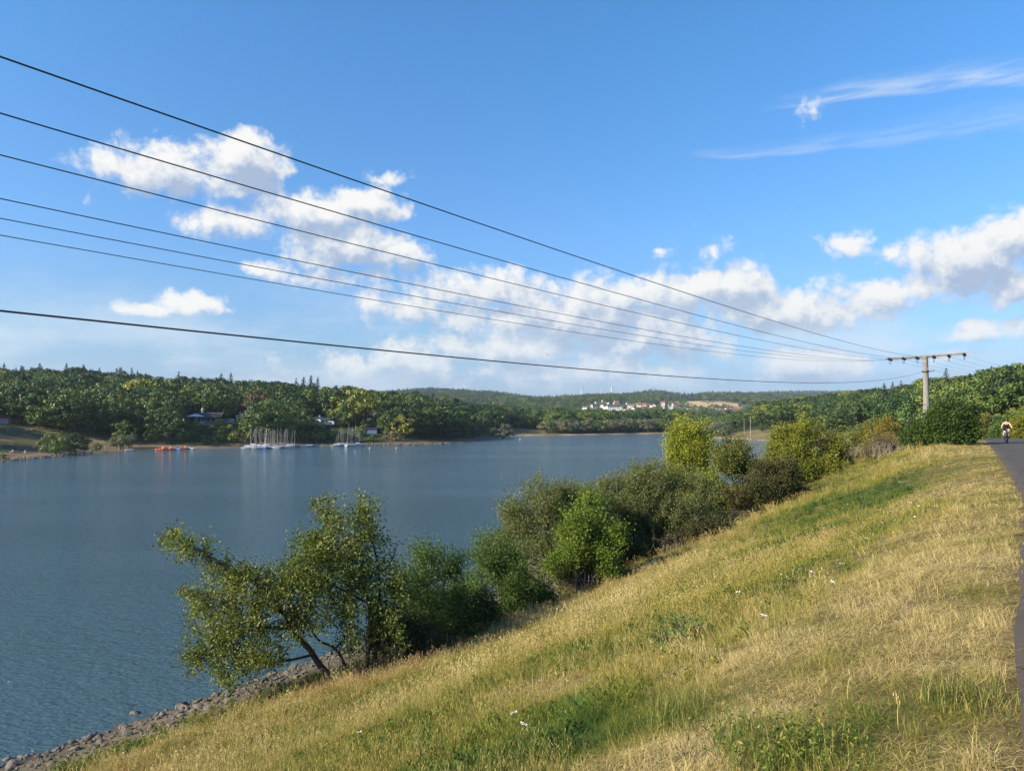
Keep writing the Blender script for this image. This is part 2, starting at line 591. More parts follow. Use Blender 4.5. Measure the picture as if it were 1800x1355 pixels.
def hit(px, py, tmax=400):
    r = ray(px, py)
    t = np.concatenate([np.linspace(1, 60, 1200), np.linspace(60, tmax, 1500)])
    P = r[None] * t[:, None]
    g = height(P[:, 0], P[:, 1])
    k = np.argmax(CAM_Z + P[:, 2] <= g)
    return np.array([P[k, 0], P[k, 1], g[k]])


def at(px, depth):
    """ground point in the direction of column px at forward distance depth"""
    x = (px - 900) / F_PX * depth
    return np.array([x, depth, hz(x, depth)])


def above(px, py, depth):
    r = ray(px, py)
    return r * depth / r[1] + np.array([0, 0, CAM_Z])


FIELDS = [(1162, 1245, 1680, 2060), (1210, 1308, 1560, 1860), (1240, 1278, 2150, 2600), (905, 945, 1420, 1680), (1280, 1320, 1640, 1900)]
BARE = [(1018, 1052, 1090, 1190), (1062, 1092, 1080, 1190)]
MEADOWS = [(1285, 1450, 240, 408), (1450, 1560, 200, 318), (878, 965, 446, 500), (678, 712, 300, 320)]


def zone(x, y, zs, soft=False):
    y = y * (1 + .05 * vnoise(x, y, 30, 31) + .02 * vnoise(x, y, 9, 33))
    px = 900 + F_PX * x / np.maximum(y, 1) + 12 * vnoise(x, y, 26, 32) + 5 * vnoise(x, y, 8, 34)
    m = np.zeros(np.shape(x), bool)
    for a, b, c, d in zs:
        m |= (px > a) & (px < b) & (y > c) & (y < d)
    return m


def build_ground():
    ang = np.concatenate([np.linspace(-180, -42, 50, endpoint=False), np.linspace(-42, 42, 430, endpoint=False), np.linspace(42, 180, 50, endpoint=False)])
    ang = np.radians(ang)
    r = [0.5]
    while r[-1] < 6500:
        r.append(r[-1] * 1.032)
    r = np.array(r)
    A, R = np.meshgrid(ang, r)
    X = (R * np.sin(A)).ravel(); Y = (R * np.cos(A)).ravel()
    Z = height(X, Y)
    na, nr = len(ang), len(r)
    i, j = np.meshgrid(np.arange(nr - 1), np.arange(na), indexing='ij')
    i = i.ravel(); j = j.ravel(); k = (j + 1) % na
    Q = np.stack([i * na + j, i * na + k, (i + 1) * na + k, (i + 1) * na + j], 1)[:, ::-1]
    # base colours of the soil and turf (albedo)
    sd = lake_sd(X, Y)
    o = bank_o(X, Y)
    rr = np.hypot(X, Y)
    C = np.tile(np.array([.040, .052, .020]), (len(X), 1))          # wood floor and scrub
    def put(mask, col):
        mk = np.clip(mask, 0, 1)[:, None]
        C[:] = C * (1 - mk) + np.array(col) * mk
    far = sstep(90, 140, rr)
    put(zone(X, Y, FIELDS).astype(float), (.42, .31, .16))
    put(zone(X, Y, BARE).astype(float), (.24, .13, .075))
    put(zone(X, Y, MEADOWS) * (.75 + .25 * vnoise(X, Y, 9, 13)), (.20, .155, .07))
    wob = 4 * vnoise(X, Y, 14, 8)
    put(sstep(13, 5, sd + wob) * sstep(700, 500, Y) * far, (.17, .115, .075))     # drawn-down shore
    put(sstep(7, 3, sd + .6 * wob) * zone(X, Y, [(900, 1480, 330, 560)]), (.33, .22, .14))
    put(sstep(25, 13, sd + wob) * zone(X, Y, [(-400, 270, 140, 262)]), (.155, .108, .070))
    lawn = zone(X, Y, [(-700, 330, 120, 262)]) & (sd > 20 + wob)
    put(lawn * (.55 + .45 * vnoise(X, Y, 11, 4)), (.24, .175, .09))
    put(zone(X, Y, [(-700, 60, 160, 205)]) * sstep(14, 18, sd) * sstep(30, 24, sd), (.10, .12, .04))
    near = 1 - far
    put(near, (.13, .095, .042))
    put(near * sstep(1, 3, o) * sstep(20, 16, o) * (.5 + .5 * vnoise(X, Y, 3, 9)), (.085, .085, .030))
    put(near * sstep(19.8, 20.8, o + .8 * vnoise(X, Y, 2.5, 11)), (.12, .095, .07))
    put(near * sstep(22.6, 23.4, o + .4 * vnoise(X, Y, 1.7, 12)), (.050, .043, .034))
    put(near * (o < -.2), (.2, .15, .07))
    me = mesh_np('ground', np.stack([X, Y, Z], 1), Q, [], attrs={'gcol': C}, smooth=True)
    m, T, out = new_mat('soil_and_turf')
    b = T.n('ShaderNodeBsdfPrincipled')
    at_ = T.n('ShaderNodeAttribute', attribute_name='gcol')
    geo = T.n('ShaderNodeNewGeometry')
    n1 = T.noise(geo.outputs['Position'], 1.4, 8, 0.65)
    n2 = T.noise(geo.outputs['Position'], .05, 6, 0.6)
    k = T.m('MULTIPLY', T.mr(n1, .3, .7, .6, 1.4), T.mr(n2, .3, .7, .75, 1.25))
    vs = T.v('SCALE', at_.outputs['Vector'])
    T.set(vs.node.inputs['Scale'], k)
    T.set(b.inputs['Base Color'], vs)
    b.inputs['Roughness'].default_value = 0.95
    b.inputs['Specular IOR Level'].default_value = 0.1
    bp = T.n('ShaderNodeBump')
    bp.inputs['Strength'].default_value = .6
    bp.inputs['Distance'].default_value = .06
    T.set(bp.inputs['Height'], T.noise(geo.outputs['Position'], 9, 6, .65))
    T.set(b.inputs['Normal'], bp.outputs[0])
    T.set(out.inputs[0], b.outputs[0])
    me.materials.append(m)
    tag(link('ground', me), kind='structure')


build_ground()


def build_water():
    V = [(-700, -420, 0), (420, -420, 0), (420, 640, 0), (-700, 640, 0)]
    me = mesh_np('lake_water', V, [(0, 1, 2, 3)])
    m, T, out = new_mat('lake_water')
    b = T.n('ShaderNodeBsdfPrincipled')
    geo = T.n('ShaderNodeNewGeometry')
    P = geo.outputs['Position']
    b.inputs['Base Color'].default_value = (.044, .088, .112, 1)
    b.inputs['IOR'].default_value = 1.33
    b.inputs['Roughness'].default_value = .08
    ps = T.n('ShaderNodeMapping')
    ps.inputs['Rotation'].default_value = (0, 0, math.radians(-38))
    ps.inputs['Scale'].default_value = (1.0, 2.1, 1)
    T.set(ps.inputs[0], P)
    w1 = T.noise(ps.outputs[0], .9, 3, .55, dist=.4)
    w2 = T.noise(ps.outputs[0], 3.2, 4, .6, dist=.5)
    big = T.noise(T.v('MULTIPLY', P, (.35, 1, 1)), .022, 4, .6)
    ruf = T.mr(big, .36, .64, .70, 1.20, True)
    h = T.m('MULTIPLY', T.m('ADD', w1, T.m('MULTIPLY', w2, .95)), ruf)
    bp = T.n('ShaderNodeBump')
    bp.inputs['Strength'].default_value = 1.0
    bp.inputs['Distance'].default_value = .165
    T.set(bp.inputs['Height'], h)
    T.set(b.inputs['Normal'], bp.outputs[0])
    T.set(out.inputs[0], b.outputs[0])
    me.materials.append(m)
    tag(link('lake_water', me), kind='structure')


build_water()

# ------------------------------------------------------------------ asphalt path
PATH_EDGE = np.array([(-14, -20.5), (-6, -8.8), (0.05, .1), (2.70, 4.06), (4.36, 6.46), (6.6, 9.65), (9.45, 13.7), (12.6, 18.6), (17.9, 27), (23.7, 36.4), (31.5, 49), (37.6, 59),
                      (39.9, 63.5), (42.5, 66.8), (46.5, 69.2), (52, 70.6), (60, 71), (72, 70), (86, 66)], float)


def smooth_line(P, n):
    t = np.concatenate([[0], np.cumsum(np.linalg.norm(np.diff(P, axis=0), axis=1))])
    s = np.linspace(0, t[-1], n)
    Q = np.stack([np.interp(s, t, P[:, k]) for k in range(P.shape[1])], 1)
    for _ in range(3):
        Q[1:-1] = (Q[:-2] + 2 * Q[1:-1] + Q[2:]) / 4
    return Q


def build_path():
    E = smooth_line(PATH_EDGE, 170)
    t = np.gradient(E, axis=0)
    t /= np.linalg.norm(t, axis=1)[:, None]
    nrm = np.stack([t[:, 1], -t[:, 0]], 1)
    W = np.array([0, 0, .25, 1.0, 1.7, 2.4, 3.15, 3.4, 3.4])
    V = []
    for q, (k, w) in enumerate(zip(range(9), W)):
        wob = .05 * vnoise(E[:, 0], E[:, 1], .7, 21 + (k > 4)) + .03 * vnoise(E[:, 0], E[:, 1], .23, 23)
        p = E + nrm * (w + (wob if k in (0, 1, 7, 8) else 0 * wob))[:, None]
        z = height(p[:, 0], p[:, 1]) + (.045 + .02 * math.sin(min(w, 3.4) / 3.4 * math.pi))
        if k in (0, 8):
            z = z - .1
        V.append(np.stack([p[:, 0], p[:, 1], z], 1))
    V = np.stack(V, 1)
    n, kk = V.shape[:2]
    i, j = np.meshgrid(np.arange(n - 1), np.arange(kk - 1), indexing='ij')
    i = i.ravel(); j = j.ravel()
    Q = np.stack([i * kk + j, i * kk + j + 1, (i + 1) * kk + j + 1, (i + 1) * kk + j], 1)
    me = mesh_np('asphalt_path', V.reshape(-1, 3), Q, smooth=True)
    m, T, out = new_mat('asphalt')
    b = T.n('ShaderNodeBsdfPrincipled')
    geo = T.n('ShaderNodeNewGeometry')
    n1 = T.noise(geo.outputs['Position'], 140, 3, .7)
    n2 = T.noise(geo.outputs['Position'], .8, 5, .6)
    c = T.ramp(n1, [(.3, (.036, .027, .019)), (.6, (.064, .048, .034)), (.75, (.115, .088, .064))])
    vs = T.v('SCALE', c)
    vo = T.n('ShaderNodeTexVoronoi', feature='DISTANCE_TO_EDGE')
    T.set(vo.inputs['Vector'], T.v('ADD', geo.outputs['Position'], T.v('MULTIPLY', T.n('ShaderNodeTexNoise').outputs['Color'], (.6, .6, 0))))
    vo.inputs['Scale'].default_value = .33
    crack = T.mr(vo.outputs['Distance'], .004, .012, .45, 1.0)
    T.set(vs.node.inputs['Scale'], T.m('MULTIPLY', crack, T.mr(n2, .3, .7, .72, 1.3)))
    T.set(b.inputs['Base Color'], vs)
    b.inputs['Roughness'].default_value = .85
    bp = T.n('ShaderNodeBump')
    bp.inputs['Strength'].default_value = .5
    bp.inputs['Distance'].default_value = .006
    T.set(bp.inputs['Height'], n1)
    T.set(b.inputs['Normal'], bp.outputs[0])
    T.set(out.inputs[0], b.outputs[0])
    me.materials.append(m)
    tag(link('asphalt_path', me), kind='structure')


build_path()
# ------------------------------------------------------------------ foliage builders
def unit(a):
    return a / (np.linalg.norm(a, axis=-1, keepdims=True) + 1e-9)


def leaf_quads(C, D, L, W, rng, fold=.25):
    """one folded diamond per leaf: base C, direction D, length L, half width W"""
    n = len(C)
    D = unit(D)
    N = unit(np.cross(D, rng.normal(size=(n, 3))))
    S = np.cross(N, D)
    L = np.broadcast_to(L, (n,))[:, None]
    W = np.broadcast_to(W, (n,))[:, None]
    mid = C + D * L * .5 - N * W * fold
    V = np.stack([C, mid + S * W, C + D * L, mid - S * W], 1).reshape(-1, 3)
    Q = np.arange(n * 4).reshape(-1, 4)
    return V, Q


def facing_cards(C, N, size, rng, jitter=.7):
    """leaf-clump cards turned roughly across N"""
    n = len(C)
    N = unit(unit(N) + rng.normal(size=(n, 3)) * jitter)
    A = unit(np.cross(N, rng.normal(size=(n, 3))))
    B = np.cross(N, A)
    s = (np.broadcast_to(size, (n,)) * rng.uniform(.6, 1.35, n))[:, None]
    V = np.stack([C - A * s * .5, C - B * s * .35, C + A * s * .5, C + B * s * .35], 1).reshape(-1, 3)
    return V, np.arange(n * 4).reshape(-1, 4)


FAR_STOPS = [(0.0, (.024, .050, .015)), (.30, (.058, .100, .020)), (.55, (.115, .155, .027)), (.75, (.195, .205, .033)), (.88, (.30, .22, .040)),
             (.94, (.20, .12, .04)), (1.0, (.075, .032, .028))]
M_FAR = leaf_mat('broadleaf_foliage', FAR_STOPS, trans=.12, tint=True, lo=.48, hi=1.45)
M_PALE = leaf_mat('pale_willow_foliage', [(0, (.075, .092, .052)), (.6, (.125, .14, .075)), (1, (.20, .155, .07))], trans=.22, tint=True, lo=.6, hi=1.4)
M_CON = leaf_mat('conifer_needles', [(0, (.014, .026, .014)), (.6, (.032, .046, .020)), (1, (.085, .060, .032))], trans=.1, tint=True, lo=.6, hi=1.4)
M_BARK = plain('bark', (.075, .060, .045), .9, var=.4, scale=14, bump=.5, spec=.15)


def far_tree(kind, seed):
    """a tree of height 1 for the woods across the water"""
    rng = np.random.default_rng(seed)
    G = Geo()
    if kind == 'broadleaf':
        w = rng.uniform(.38, .50)
        ncl, per, card = 36, 40, .052
        th = rng.uniform(0, 2 * math.pi, ncl)
        cz = rng.uniform(-.85, 1, ncl)
        rr = np.sqrt(np.clip(1 - cz * cz, .05, 1)) * rng.uniform(.72, 1.08, ncl)
        lean = rng.normal(size=2) * .05
        cc = np.stack([rr * np.cos(th) * w + lean[0] * cz, rr * np.sin(th) * w + lean[1] * cz, .57 + cz * .40 * rng.uniform(.9, 1.06, ncl)], 1)
        cr = rng.uniform(.07, .135, ncl)
        ctr = np.array([0, 0, .52])
        pale = rng.uniform(.2, .8, ncl)
    elif kind in ('bush', 'round'):
        ncl, per, card = (24, 46, .075) if kind == 'bush' else (34, 85, .055)
        th = rng.uniform(0, 2 * math.pi, ncl)
        cz = rng.uniform(-.3, 1, ncl)
        rr = np.sqrt(np.clip(1 - cz * cz, .05, 1)) * rng.uniform(.7, 1.1, ncl)
        cc = np.stack([rr * np.cos(th) * .55, rr * np.sin(th) * .55, .40 + cz * .50], 1)
        cr = rng.uniform(.12, .2, ncl)
        ctr = np.array([0, 0, .35])
        pale = rng.uniform(.2, .8, ncl)
    if kind in ('broadleaf', 'bush', 'round'):
        for i in range(ncl):
            d = rng.normal(size=(per, 3))
            d = unit(d) * (rng.uniform(.45, 1, (per, 1)))
            C = cc[i] + d * cr[i] * np.array([1.15, 1.15, .8])
            Nn = d + unit(cc[i] - ctr) * .5
            V, Q = facing_cards(C, Nn, card, rng, .38)
            G.add(V, Q, 0, np.repeat(np.clip(pale[i] + rng.normal(size=per) * .18, 0, 1), 4))
        # inner foliage so that the crown is not hollow
        m = 150
        C = ctr + unit(rng.normal(size=(m, 3))) * rng.uniform(.1, .7, (m, 1)) * np.array([.34, .34, .36]) * (1 if kind == 'broadleaf' else 1.35)
        V, Q = facing_cards(C, rng.normal(size=(m, 3)), card * 1.9, rng, .3)
        G.add(V, Q, 0, np.repeat(rng.uniform(.2, .7, m), 4))
        if kind == 'broadleaf':
            G.tube([(0, 0, -.05), (.005, 0, .12), (0, .01, .40)], [.022, .018, .01], 5, 1)
        else:
            G.tube([(0, 0, -.05), (.02, 0, .3)], [.03, .015], 5, 1)
    else:
        G.tube([(0, 0, -.03), (0, 0, .5), (0, 0, .99)], [.016, .010, .002], 5, 1)
        z = .12
        while z < .99:
            R = .30 * (1 - z) ** .75 * rng.uniform(.6, 1.25) + .008
            k = int(6 + 8 * (1 - z))
            for a in rng.uniform(0, 2 * math.pi, k):
                rr = R * rng.uniform(.6, 1.1)
                m = 5
                t = np.linspace(.25, 1, m)
                C = np.stack([np.cos(a) * rr * t, np.sin(a) * rr * t, z - .10 * t * rr / .17 * .6 + rng.normal(size=m) * .006], 1)
                V, Q = facing_cards(C, np.tile([math.cos(a) * .5, math.sin(a) * .5, .8], (m, 1)), .055 * (1.1 - .6 * z), rng, .45)
                G.add(V, Q, 0, np.repeat(rng.uniform(.1, .9, m), 4))
            z += rng.uniform(.028, .045)
    return G


FAR_PROTO = {}
for _k, _n, _mat in (('broadleaf', 5, M_FAR), ('conifer', 3, M_CON), ('bush', 3, M_FAR)):
    FAR_PROTO[_k] = [far_tree(_k, 100 + i + len(_k)).mesh('far_' + _k, [_mat, M_BARK]) for i in range(_n)]
ROUND_BUSH = [far_tree('round', 400 + i).mesh('round_bush', [M_FAR if i < 3 else M_PALE, M_BARK]) for i in range(4)]
FAR_PROTO['willow'] = [far_tree('bush', 300 + i).mesh('far_willow', [M_PALE, M_BARK]) for i in range(3)]
KIND_ORDER = ['broadleaf', 'conifer', 'bush', 'willow']


def scatter(name, pts, rot, scl, idx, tint, meshes, label, cat=None, objname=None):
    """one 'stuff' object: real copies of the given meshes set out on points by geometry nodes"""
    me = bpy.data.meshes.new(name)
    n = len(pts)
    me.vertices.add(n)
    me.vertices.foreach_set('co', np.asarray(pts, np.float32).ravel())
    def fa(nm, typ, arr, key):
        a = me.attributes.new(nm, typ, 'POINT')
        a.data.foreach_set(key, np.asarray(arr).ravel())
    fa('rot', 'FLOAT_VECTOR', np.asarray(rot, np.float32), 'vector')
    fa('scl', 'FLOAT_VECTOR', np.asarray(scl, np.float32), 'vector')
    fa('idx', 'INT', np.asarray(idx, np.int32), 'value')
    fa('tint', 'FLOAT', np.asarray(tint, np.float32), 'value')
    pc = bpy.data.collections.new(name + '_kinds')
    for i, m in enumerate(meshes):
        pc.objects.link(bpy.data.objects.new('%s_%03d' % (name, i), m))
    ng = bpy.data.node_groups.new(name, 'GeometryNodeTree')
    ng.interface.new_socket('Geometry', in_out='INPUT', socket_type='NodeSocketGeometry')
    ng.interface.new_socket('Geometry', in_out='OUTPUT', socket_type='NodeSocketGeometry')
    N = ng.nodes
    gi = N.new('NodeGroupInput'); go = N.new('NodeGroupOutput')
    ci = N.new('GeometryNodeCollectionInfo')
    ci.inputs['Collection'].default_value = pc
    ci.inputs['Separate Children'].default_value = True
    ci.inputs['Reset Children'].default_value = True
    ip = N.new('GeometryNodeInstanceOnPoints')
    ip.inputs['Pick Instance'].default_value = True
    def na(nm, typ):
        x = N.new('GeometryNodeInputNamedAttribute')
        x.data_type = typ
        x.inputs['Name'].default_value = nm
        return x.outputs[0]
    L = ng.links.new
    L(gi.outputs[0], ip.inputs['Points'])
    L(ci.outputs[0], ip.inputs['Instance'])
    L(na('idx', 'INT'), ip.inputs['Instance Index'])
    er = N.new('FunctionNodeEulerToRotation')
    L(na('rot', 'FLOAT_VECTOR'), er.inputs[0])
    L(er.outputs[0], ip.inputs['Rotation'])
    L(na('scl', 'FLOAT_VECTOR'), ip.inputs['Scale'])
    L(ip.outputs[0], go.inputs[0])
    o = link(objname or name, me)
    md = o.modifiers.new('scatter', 'NODES')
    md.node_group = ng
    tag(o, label, cat, kind='stuff')
    return o


# ------------------------------------------------------------------ far buildings (placed first: the woods leave them room)
M_WHITE = plain('white_render', (.56, .55, .52), .8, var=.08)
M_CREAM = plain('cream_render', (.72, .62, .46), .8, var=.1)
M_GREYW = plain('grey_render', (.42, .42, .42), .8, var=.1)
M_RED = plain('red_roof_tiles', (.20, .085, .055), .85, var=.25)
M_DARKR = plain('dark_roof_tiles', (.055, .055, .065), .7, var=.25)
M_BROWNR = plain('brown_roof_tiles', (.15, .085, .06), .85, var=.25)
M_GLASS = plain('dark_window_glass', (.02, .025, .03), .15, var=.2, spec=.6)
M_WMETAL = plain('white_painted_metal', (.56, .57, .58), .45, var=.06)
M_GREYM = plain('grey_metal', (.33, .34, .35), .5, metal=.6, var=.15)
CLEAR = []          # (x, y, half width, clearing in front) kept free of trees


def house(px, depth, w, d, h, rh, rz, wall, roof, label, group, cat='house', name='house', flat=False, windows=True):
    p = at(px, depth)
    root = empty(name, p + np.array([0, 0, -.6]), rz)
    g = Geo()
    g.box((0, 0, h / 2), (w, d, h))
    if not flat:      # gable ends along x
        for sx in (-1, 1):
            x = sx * w / 2
            g.add([(x, -d / 2, h), (x, d / 2, h), (x, 0.01, h + rh), (x, -0.01, h + rh)], [(0, 1, 2, 3)])
    link('wall', g.mesh('house_wall', [wall]), root)
    r = Geo()
    if flat:
        r.box((0, 0, h + .2), (w + .8, d + .8, .35))
    else:
        ov, t = .5, .25
        for sy in (-1, 1):
            y0, z0 = sy * (d / 2 + ov), h - rh * ov / (d / 2)
            P = [(-w / 2 - ov, y0, z0), (w / 2 + ov, y0, z0), (w / 2 + ov, 0, h + rh), (-w / 2 - ov, 0, h + rh)]
            P2 = [(a, b, c + t) for a, b, c in P]
            r.add(P + P2, [(0, 1, 2, 3), (7, 6, 5, 4), (0, 4, 5, 1), (1, 5, 6, 2), (2, 6, 7, 3), (3, 7, 4, 0)])
        r.box((w * .2, d * .12, h + rh + .3), (.7, .7, 1.6))
    link('roof', r.mesh('house_roof', [roof]), root)
    if windows:
        wm = None
        for lev in range(max(1, int(h / 2.9))):
            for k in range(max(2, int(w / 3.2))):
                if wm is None:
                    wg = Geo()
                    wg.box((0, 0, 0), (1.3, .12, 1.4))
                    wm = wg.mesh('house_window', [M_GLASS])
                n = max(2, int(w / 3.2))
                link('window', wm, root, ((k + .5) / n * w - w / 2, -d / 2 - .02, 1.7 + lev * 2.8))
    CLEAR.append((p[0], p[1], w * .5 + (1 if depth > 600 else 3), 150 if w > 12 else (120 if px > 1172 else 70) if depth > 600 else 30))
    tag(root, label, cat, group)
    return root


def build_town():
    rs = random.Random(5)
    # the large white building above the bare slope
    house(1078, 1215, 21, 12, 9, 3.0, .05, M_WHITE, M_DARKR, 'large white gabled building above the bare brown slope in the distant town', None, 'building', 'town_building')
    house(1094, 1208, 13, 9, 6, 2, -.1, M_WHITE, M_DARKR, 'white flat annexe joined to the right of the large white gabled building', None, 'building', 'town_building', flat=True)
    house(1180, 1160, 14, 10, 6.5, 2, .1, M_WHITE, M_GREYW, 'bright white flat-roofed hall, rightmost of the two halls in the valley', None, 'hall', 'industrial_hall', flat=True, windows=False)
    house(1166, 1175, 16, 12, 4.5, 2, .05, M_WHITE, M_GREYM, 'grey-roofed long hall just left of the bright white hall in the valley', None, 'hall', 'industrial_hall', flat=True, windows=False)
    spots = []
    for row, (y, px0, px1, n) in enumerate([(1235, 1020, 1135, 8), (1290, 1040, 1150, 8), (1350, 1045, 1175, 8), (1430, 1060, 1180, 7), (1520, 1100, 1200, 5), (1190, 1120, 1150, 3),
                                            (1300, 1178, 1225, 6), (1260, 1205, 1260, 8), (1330, 1215, 1290, 10), (1230, 1225, 1300, 8), (1380, 1250, 1312, 6)]):
        for k in range(n):
            spots.append((px0 + (px1 - px0) * (k + rs.uniform(.1, .9)) / n, y + rs.uniform(-30, 30)))
    for px, y in spots:
        w = rs.uniform(7, 10)
        col = rs.choice(['red', 'red', 'dark', 'dark', 'brown'])
        wl = rs.choice([M_WHITE, M_WHITE, M_WHITE, M_CREAM])
        nm = {'red': 'red', 'dark': 'dark grey', 'brown': 'brown'}[col]
        side = 'left half of the distant town' if px < 1175 else 'right half of the distant town'
        wn = 'white' if wl is M_WHITE else 'cream'
        house(px, y, w, rs.uniform(7, 9), rs.uniform(4.6, 6), rs.uniform(2.6, 4.2), rs.choice([0, 1.57, .3, 1.2, -.3]),
              wl, {'red': M_RED, 'dark': M_DARKR, 'brown': M_BROWNR}[col],
              'small %s house with a %s roof in the %s' % (wn, nm, side), 'houses of the distant town', windows=False)
    for px, y in [(982, 1720), (975, 1760), (990, 1700), (968, 1690), (945, 1830), (1000, 1740), (938, 1900)]:
        house(px, y, rs.uniform(10, 14), 9, 5.5, 3.2, rs.choice([0, .4, 1.3]), M_WHITE, rs.choice([M_RED, M_DARKR]),
              'tiny pale house among trees high on the far middle hillside', 'houses on the far middle hillside', windows=False)


def build_clubhouse():
    p = at(368, 296)
    root = empty('clubhouse', p - np.array([0, 0, .5]), .06)
    root.scale = (.88, .88, .82)
    Z = .4
    g = Geo(); g.box((0.5, 0, Z + .55), (11.5, 7, 2.4)); link('base_wall', g.mesh('club_base', [plain('blue_grey_render', (.16, .22, .30), .8)]), root)
    g = Geo(); g.box((0.5, .3, Z + 2.75), (10.6, 6, 1.9)); link('window_band', g.mesh('club_glass', [M_GLASS]), root)
    pg = Geo(); pg.box((0, 0, 0), (.28, .3, 1.98)); pm = pg.mesh('club_post', [M_WMETAL])
    for x in (-4.8, -2.6, -.4, 1.8, 4.0, 5.7):
        link('post', pm, root, (x, -2.95, Z + 2.76))
    rg = Geo(); rg.box((0, 0, 0), (8.6, .08, .12)); link('railing', rg.mesh('club_rail', [M_WMETAL]), root, (1.6, -3.7, Z + 2.15))
    g = Geo()
    for sy in (-1, 1):
        P = [(-6.2, sy * 4.4, Z + 3.72), (6.6, sy * 4.4, Z + 3.72), (6.6, 0, Z + 6.1), (-6.2, 0, Z + 6.1)]
        P2 = [(a, b, c + .3) for a, b, c in P]
        g.add(P + P2, [(0, 1, 2, 3), (7, 6, 5, 4), (0, 4, 5, 1), (1, 5, 6, 2), (2, 6, 7, 3), (3, 7, 4, 0)])
    rf = link('roof', g.mesh('club_roof', [plain('slate_roof', (.035, .034, .045), .75, var=.25)]), root)
    g = Geo(); g.lathe([(.5, 0), (.5, 1.5), (.75, 1.6), (.75, 2.0), (.3, 2.6), (.02, 2.7)], 10); link('chimney', g.mesh('club_chimney', [M_WHITE]), rf, (-3.0, .2, Z + 5.8))
    CLEAR.append((p[0], p[1], 12, 40))
    tag(root, 'dark-roofed clubhouse with a window band above the left shore', 'clubhouse')
    p = at(344, 293)
    pv = empty('terrace_pavilion', p + np.array([0, 0, 1.0]), .06)
    g = Geo(); g.lathe([(3.6, 2.5), (3.5, 2.62), (1.2, 3.4), (.02, 3.6)], 8); link('canopy', g.mesh('pav_canopy', [plain('pale_blue_canvas', (.55, .66, .70), .7)]), pv)
    lg = Geo(); lg.box((0, 0, 1.0), (.16, .16, 3.2)); lm = lg.mesh('pav_leg', [M_WMETAL])
    for a in range(6):
        link('leg', lm, pv, (3.0 * math.cos(a * 1.047), 3.0 * math.sin(a * 1.047), 0))
    g = Geo(); g.box((0, 0, -.2), (8, 6, 1.4)); link('terrace_base', g.mesh('pav_base', [M_GREYW]), pv)
    tag(pv, 'open pavilion with a pale blue canopy left of the dark-roofed clubhouse', 'pavilion')
    CLEAR.append((p[0], p[1], 6, 35))


def caravan(px, depth, rz, label, l=6.2, lift=0.0):
    p = at(px, depth)
    root = empty('caravan', p + np.array([0, 0, lift]), rz)
    root.scale = (.66, .7, .7)
    g = Geo()
    prof = [(-l / 2, .6), (-l / 2 + .1, 2.0), (-l / 2 + .5, 2.75), (l / 2 - .6, 2.75), (l / 2, 1.7), (l / 2 - .1, .6)]
    V = [(x, y, z) for y in (-1.15, 1.15) for x, z in prof]
    n = len(prof)
    Q = [(i, (i + 1) % n, n + (i + 1) % n, n + i) for i in range(n)] + [(3, 2, 1, 0), (5, 4, 3, 0), (n, n + 1, n + 2, n + 3), (n, n + 3, n + 4, n + 5)]
    g.add(V, Q)
    link('body', g.mesh('caravan_body', [M_WMETAL]), root)
    wg = Geo(); wg.box((0, 0, 0), (1.4, .06, .6)); wm = wg.mesh('caravan_window', [M_GLASS])
    for x in (-1.5, .9):
        link('window', wm, root, (x, -1.17, 1.9))
    wl = Geo(); wl.tube([(0, -1.1, .35), (0, -.85, .35)], .33, 10); link('wheel', wl.mesh('caravan_wheel', [plain('tyre_rubber', (.02, .02, .02), .9)]), root)
    CLEAR.append((p[0], p[1], 5, 45))
    tag(root, label, 'caravan')


def turbine(px, py_top, depth, label, rot, bl):
    p = above(px, py_top, depth)
    g0 = hz(p[0], p[1])
    root = empty('wind_turbine', (p[0], p[1], g0 - 2), .5)
    H = p[2] - g0 + 2
    g = Geo(); g.lathe([(3.4, 0), (2.9, H * .5), (2.0, H)], 12); link('tower', g.mesh('turbine_tower', [M_WMETAL], True), root)
    g = Geo(); g.box((0, .6, H + 1.4), (3.2, 8, 3.4)); link('nacelle', g.mesh('turbine_nacelle', [M_WMETAL]), root)
    hb = Geo(); hb.lathe([(.02, -1.2), (1.2, -.8), (1.5, 0), (1.5, 1.6)], 10); h = link('hub', hb.mesh('turbine_hub', [M_WMETAL]), root, (0, -4.4, H + 1.4))
    h.rotation_euler = (-math.pi / 2, 0, 0)
    for k in range(3):
        a = rot + k * 2.094
        d = np.array([math.cos(a), 0, math.sin(a)])
        e = np.array([-math.sin(a), 0, math.cos(a)])
        bg = Geo()
        V = []
        for t, wdt in ((.02, .9), (.15, 2.0), (.5, 1.3), (1, .3)):
            c = d * bl * t
            V += [c - e * wdt * .4 + np.array([0, -.25, 0]), c + e * wdt * .6 + np.array([0, -.25, 0]), c + e * wdt * .6 + np.array([0, .25, 0]), c - e * wdt * .4 + np.array([0, .25, 0])]
        Q = [(4 * i + j, 4 * i + (j + 1) % 4, 4 * i + 4 + (j + 1) % 4, 4 * i + 4 + j) for i in range(3) for j in range(4)]
        bg.add(V, Q + [(12, 13, 14, 15), (3, 2, 1, 0)])
        link('blade', bg.mesh('turbine_blade', [M_WMETAL]), root, (0, -5.2, H + 1.4))
    tag(root, label, 'wind turbine')


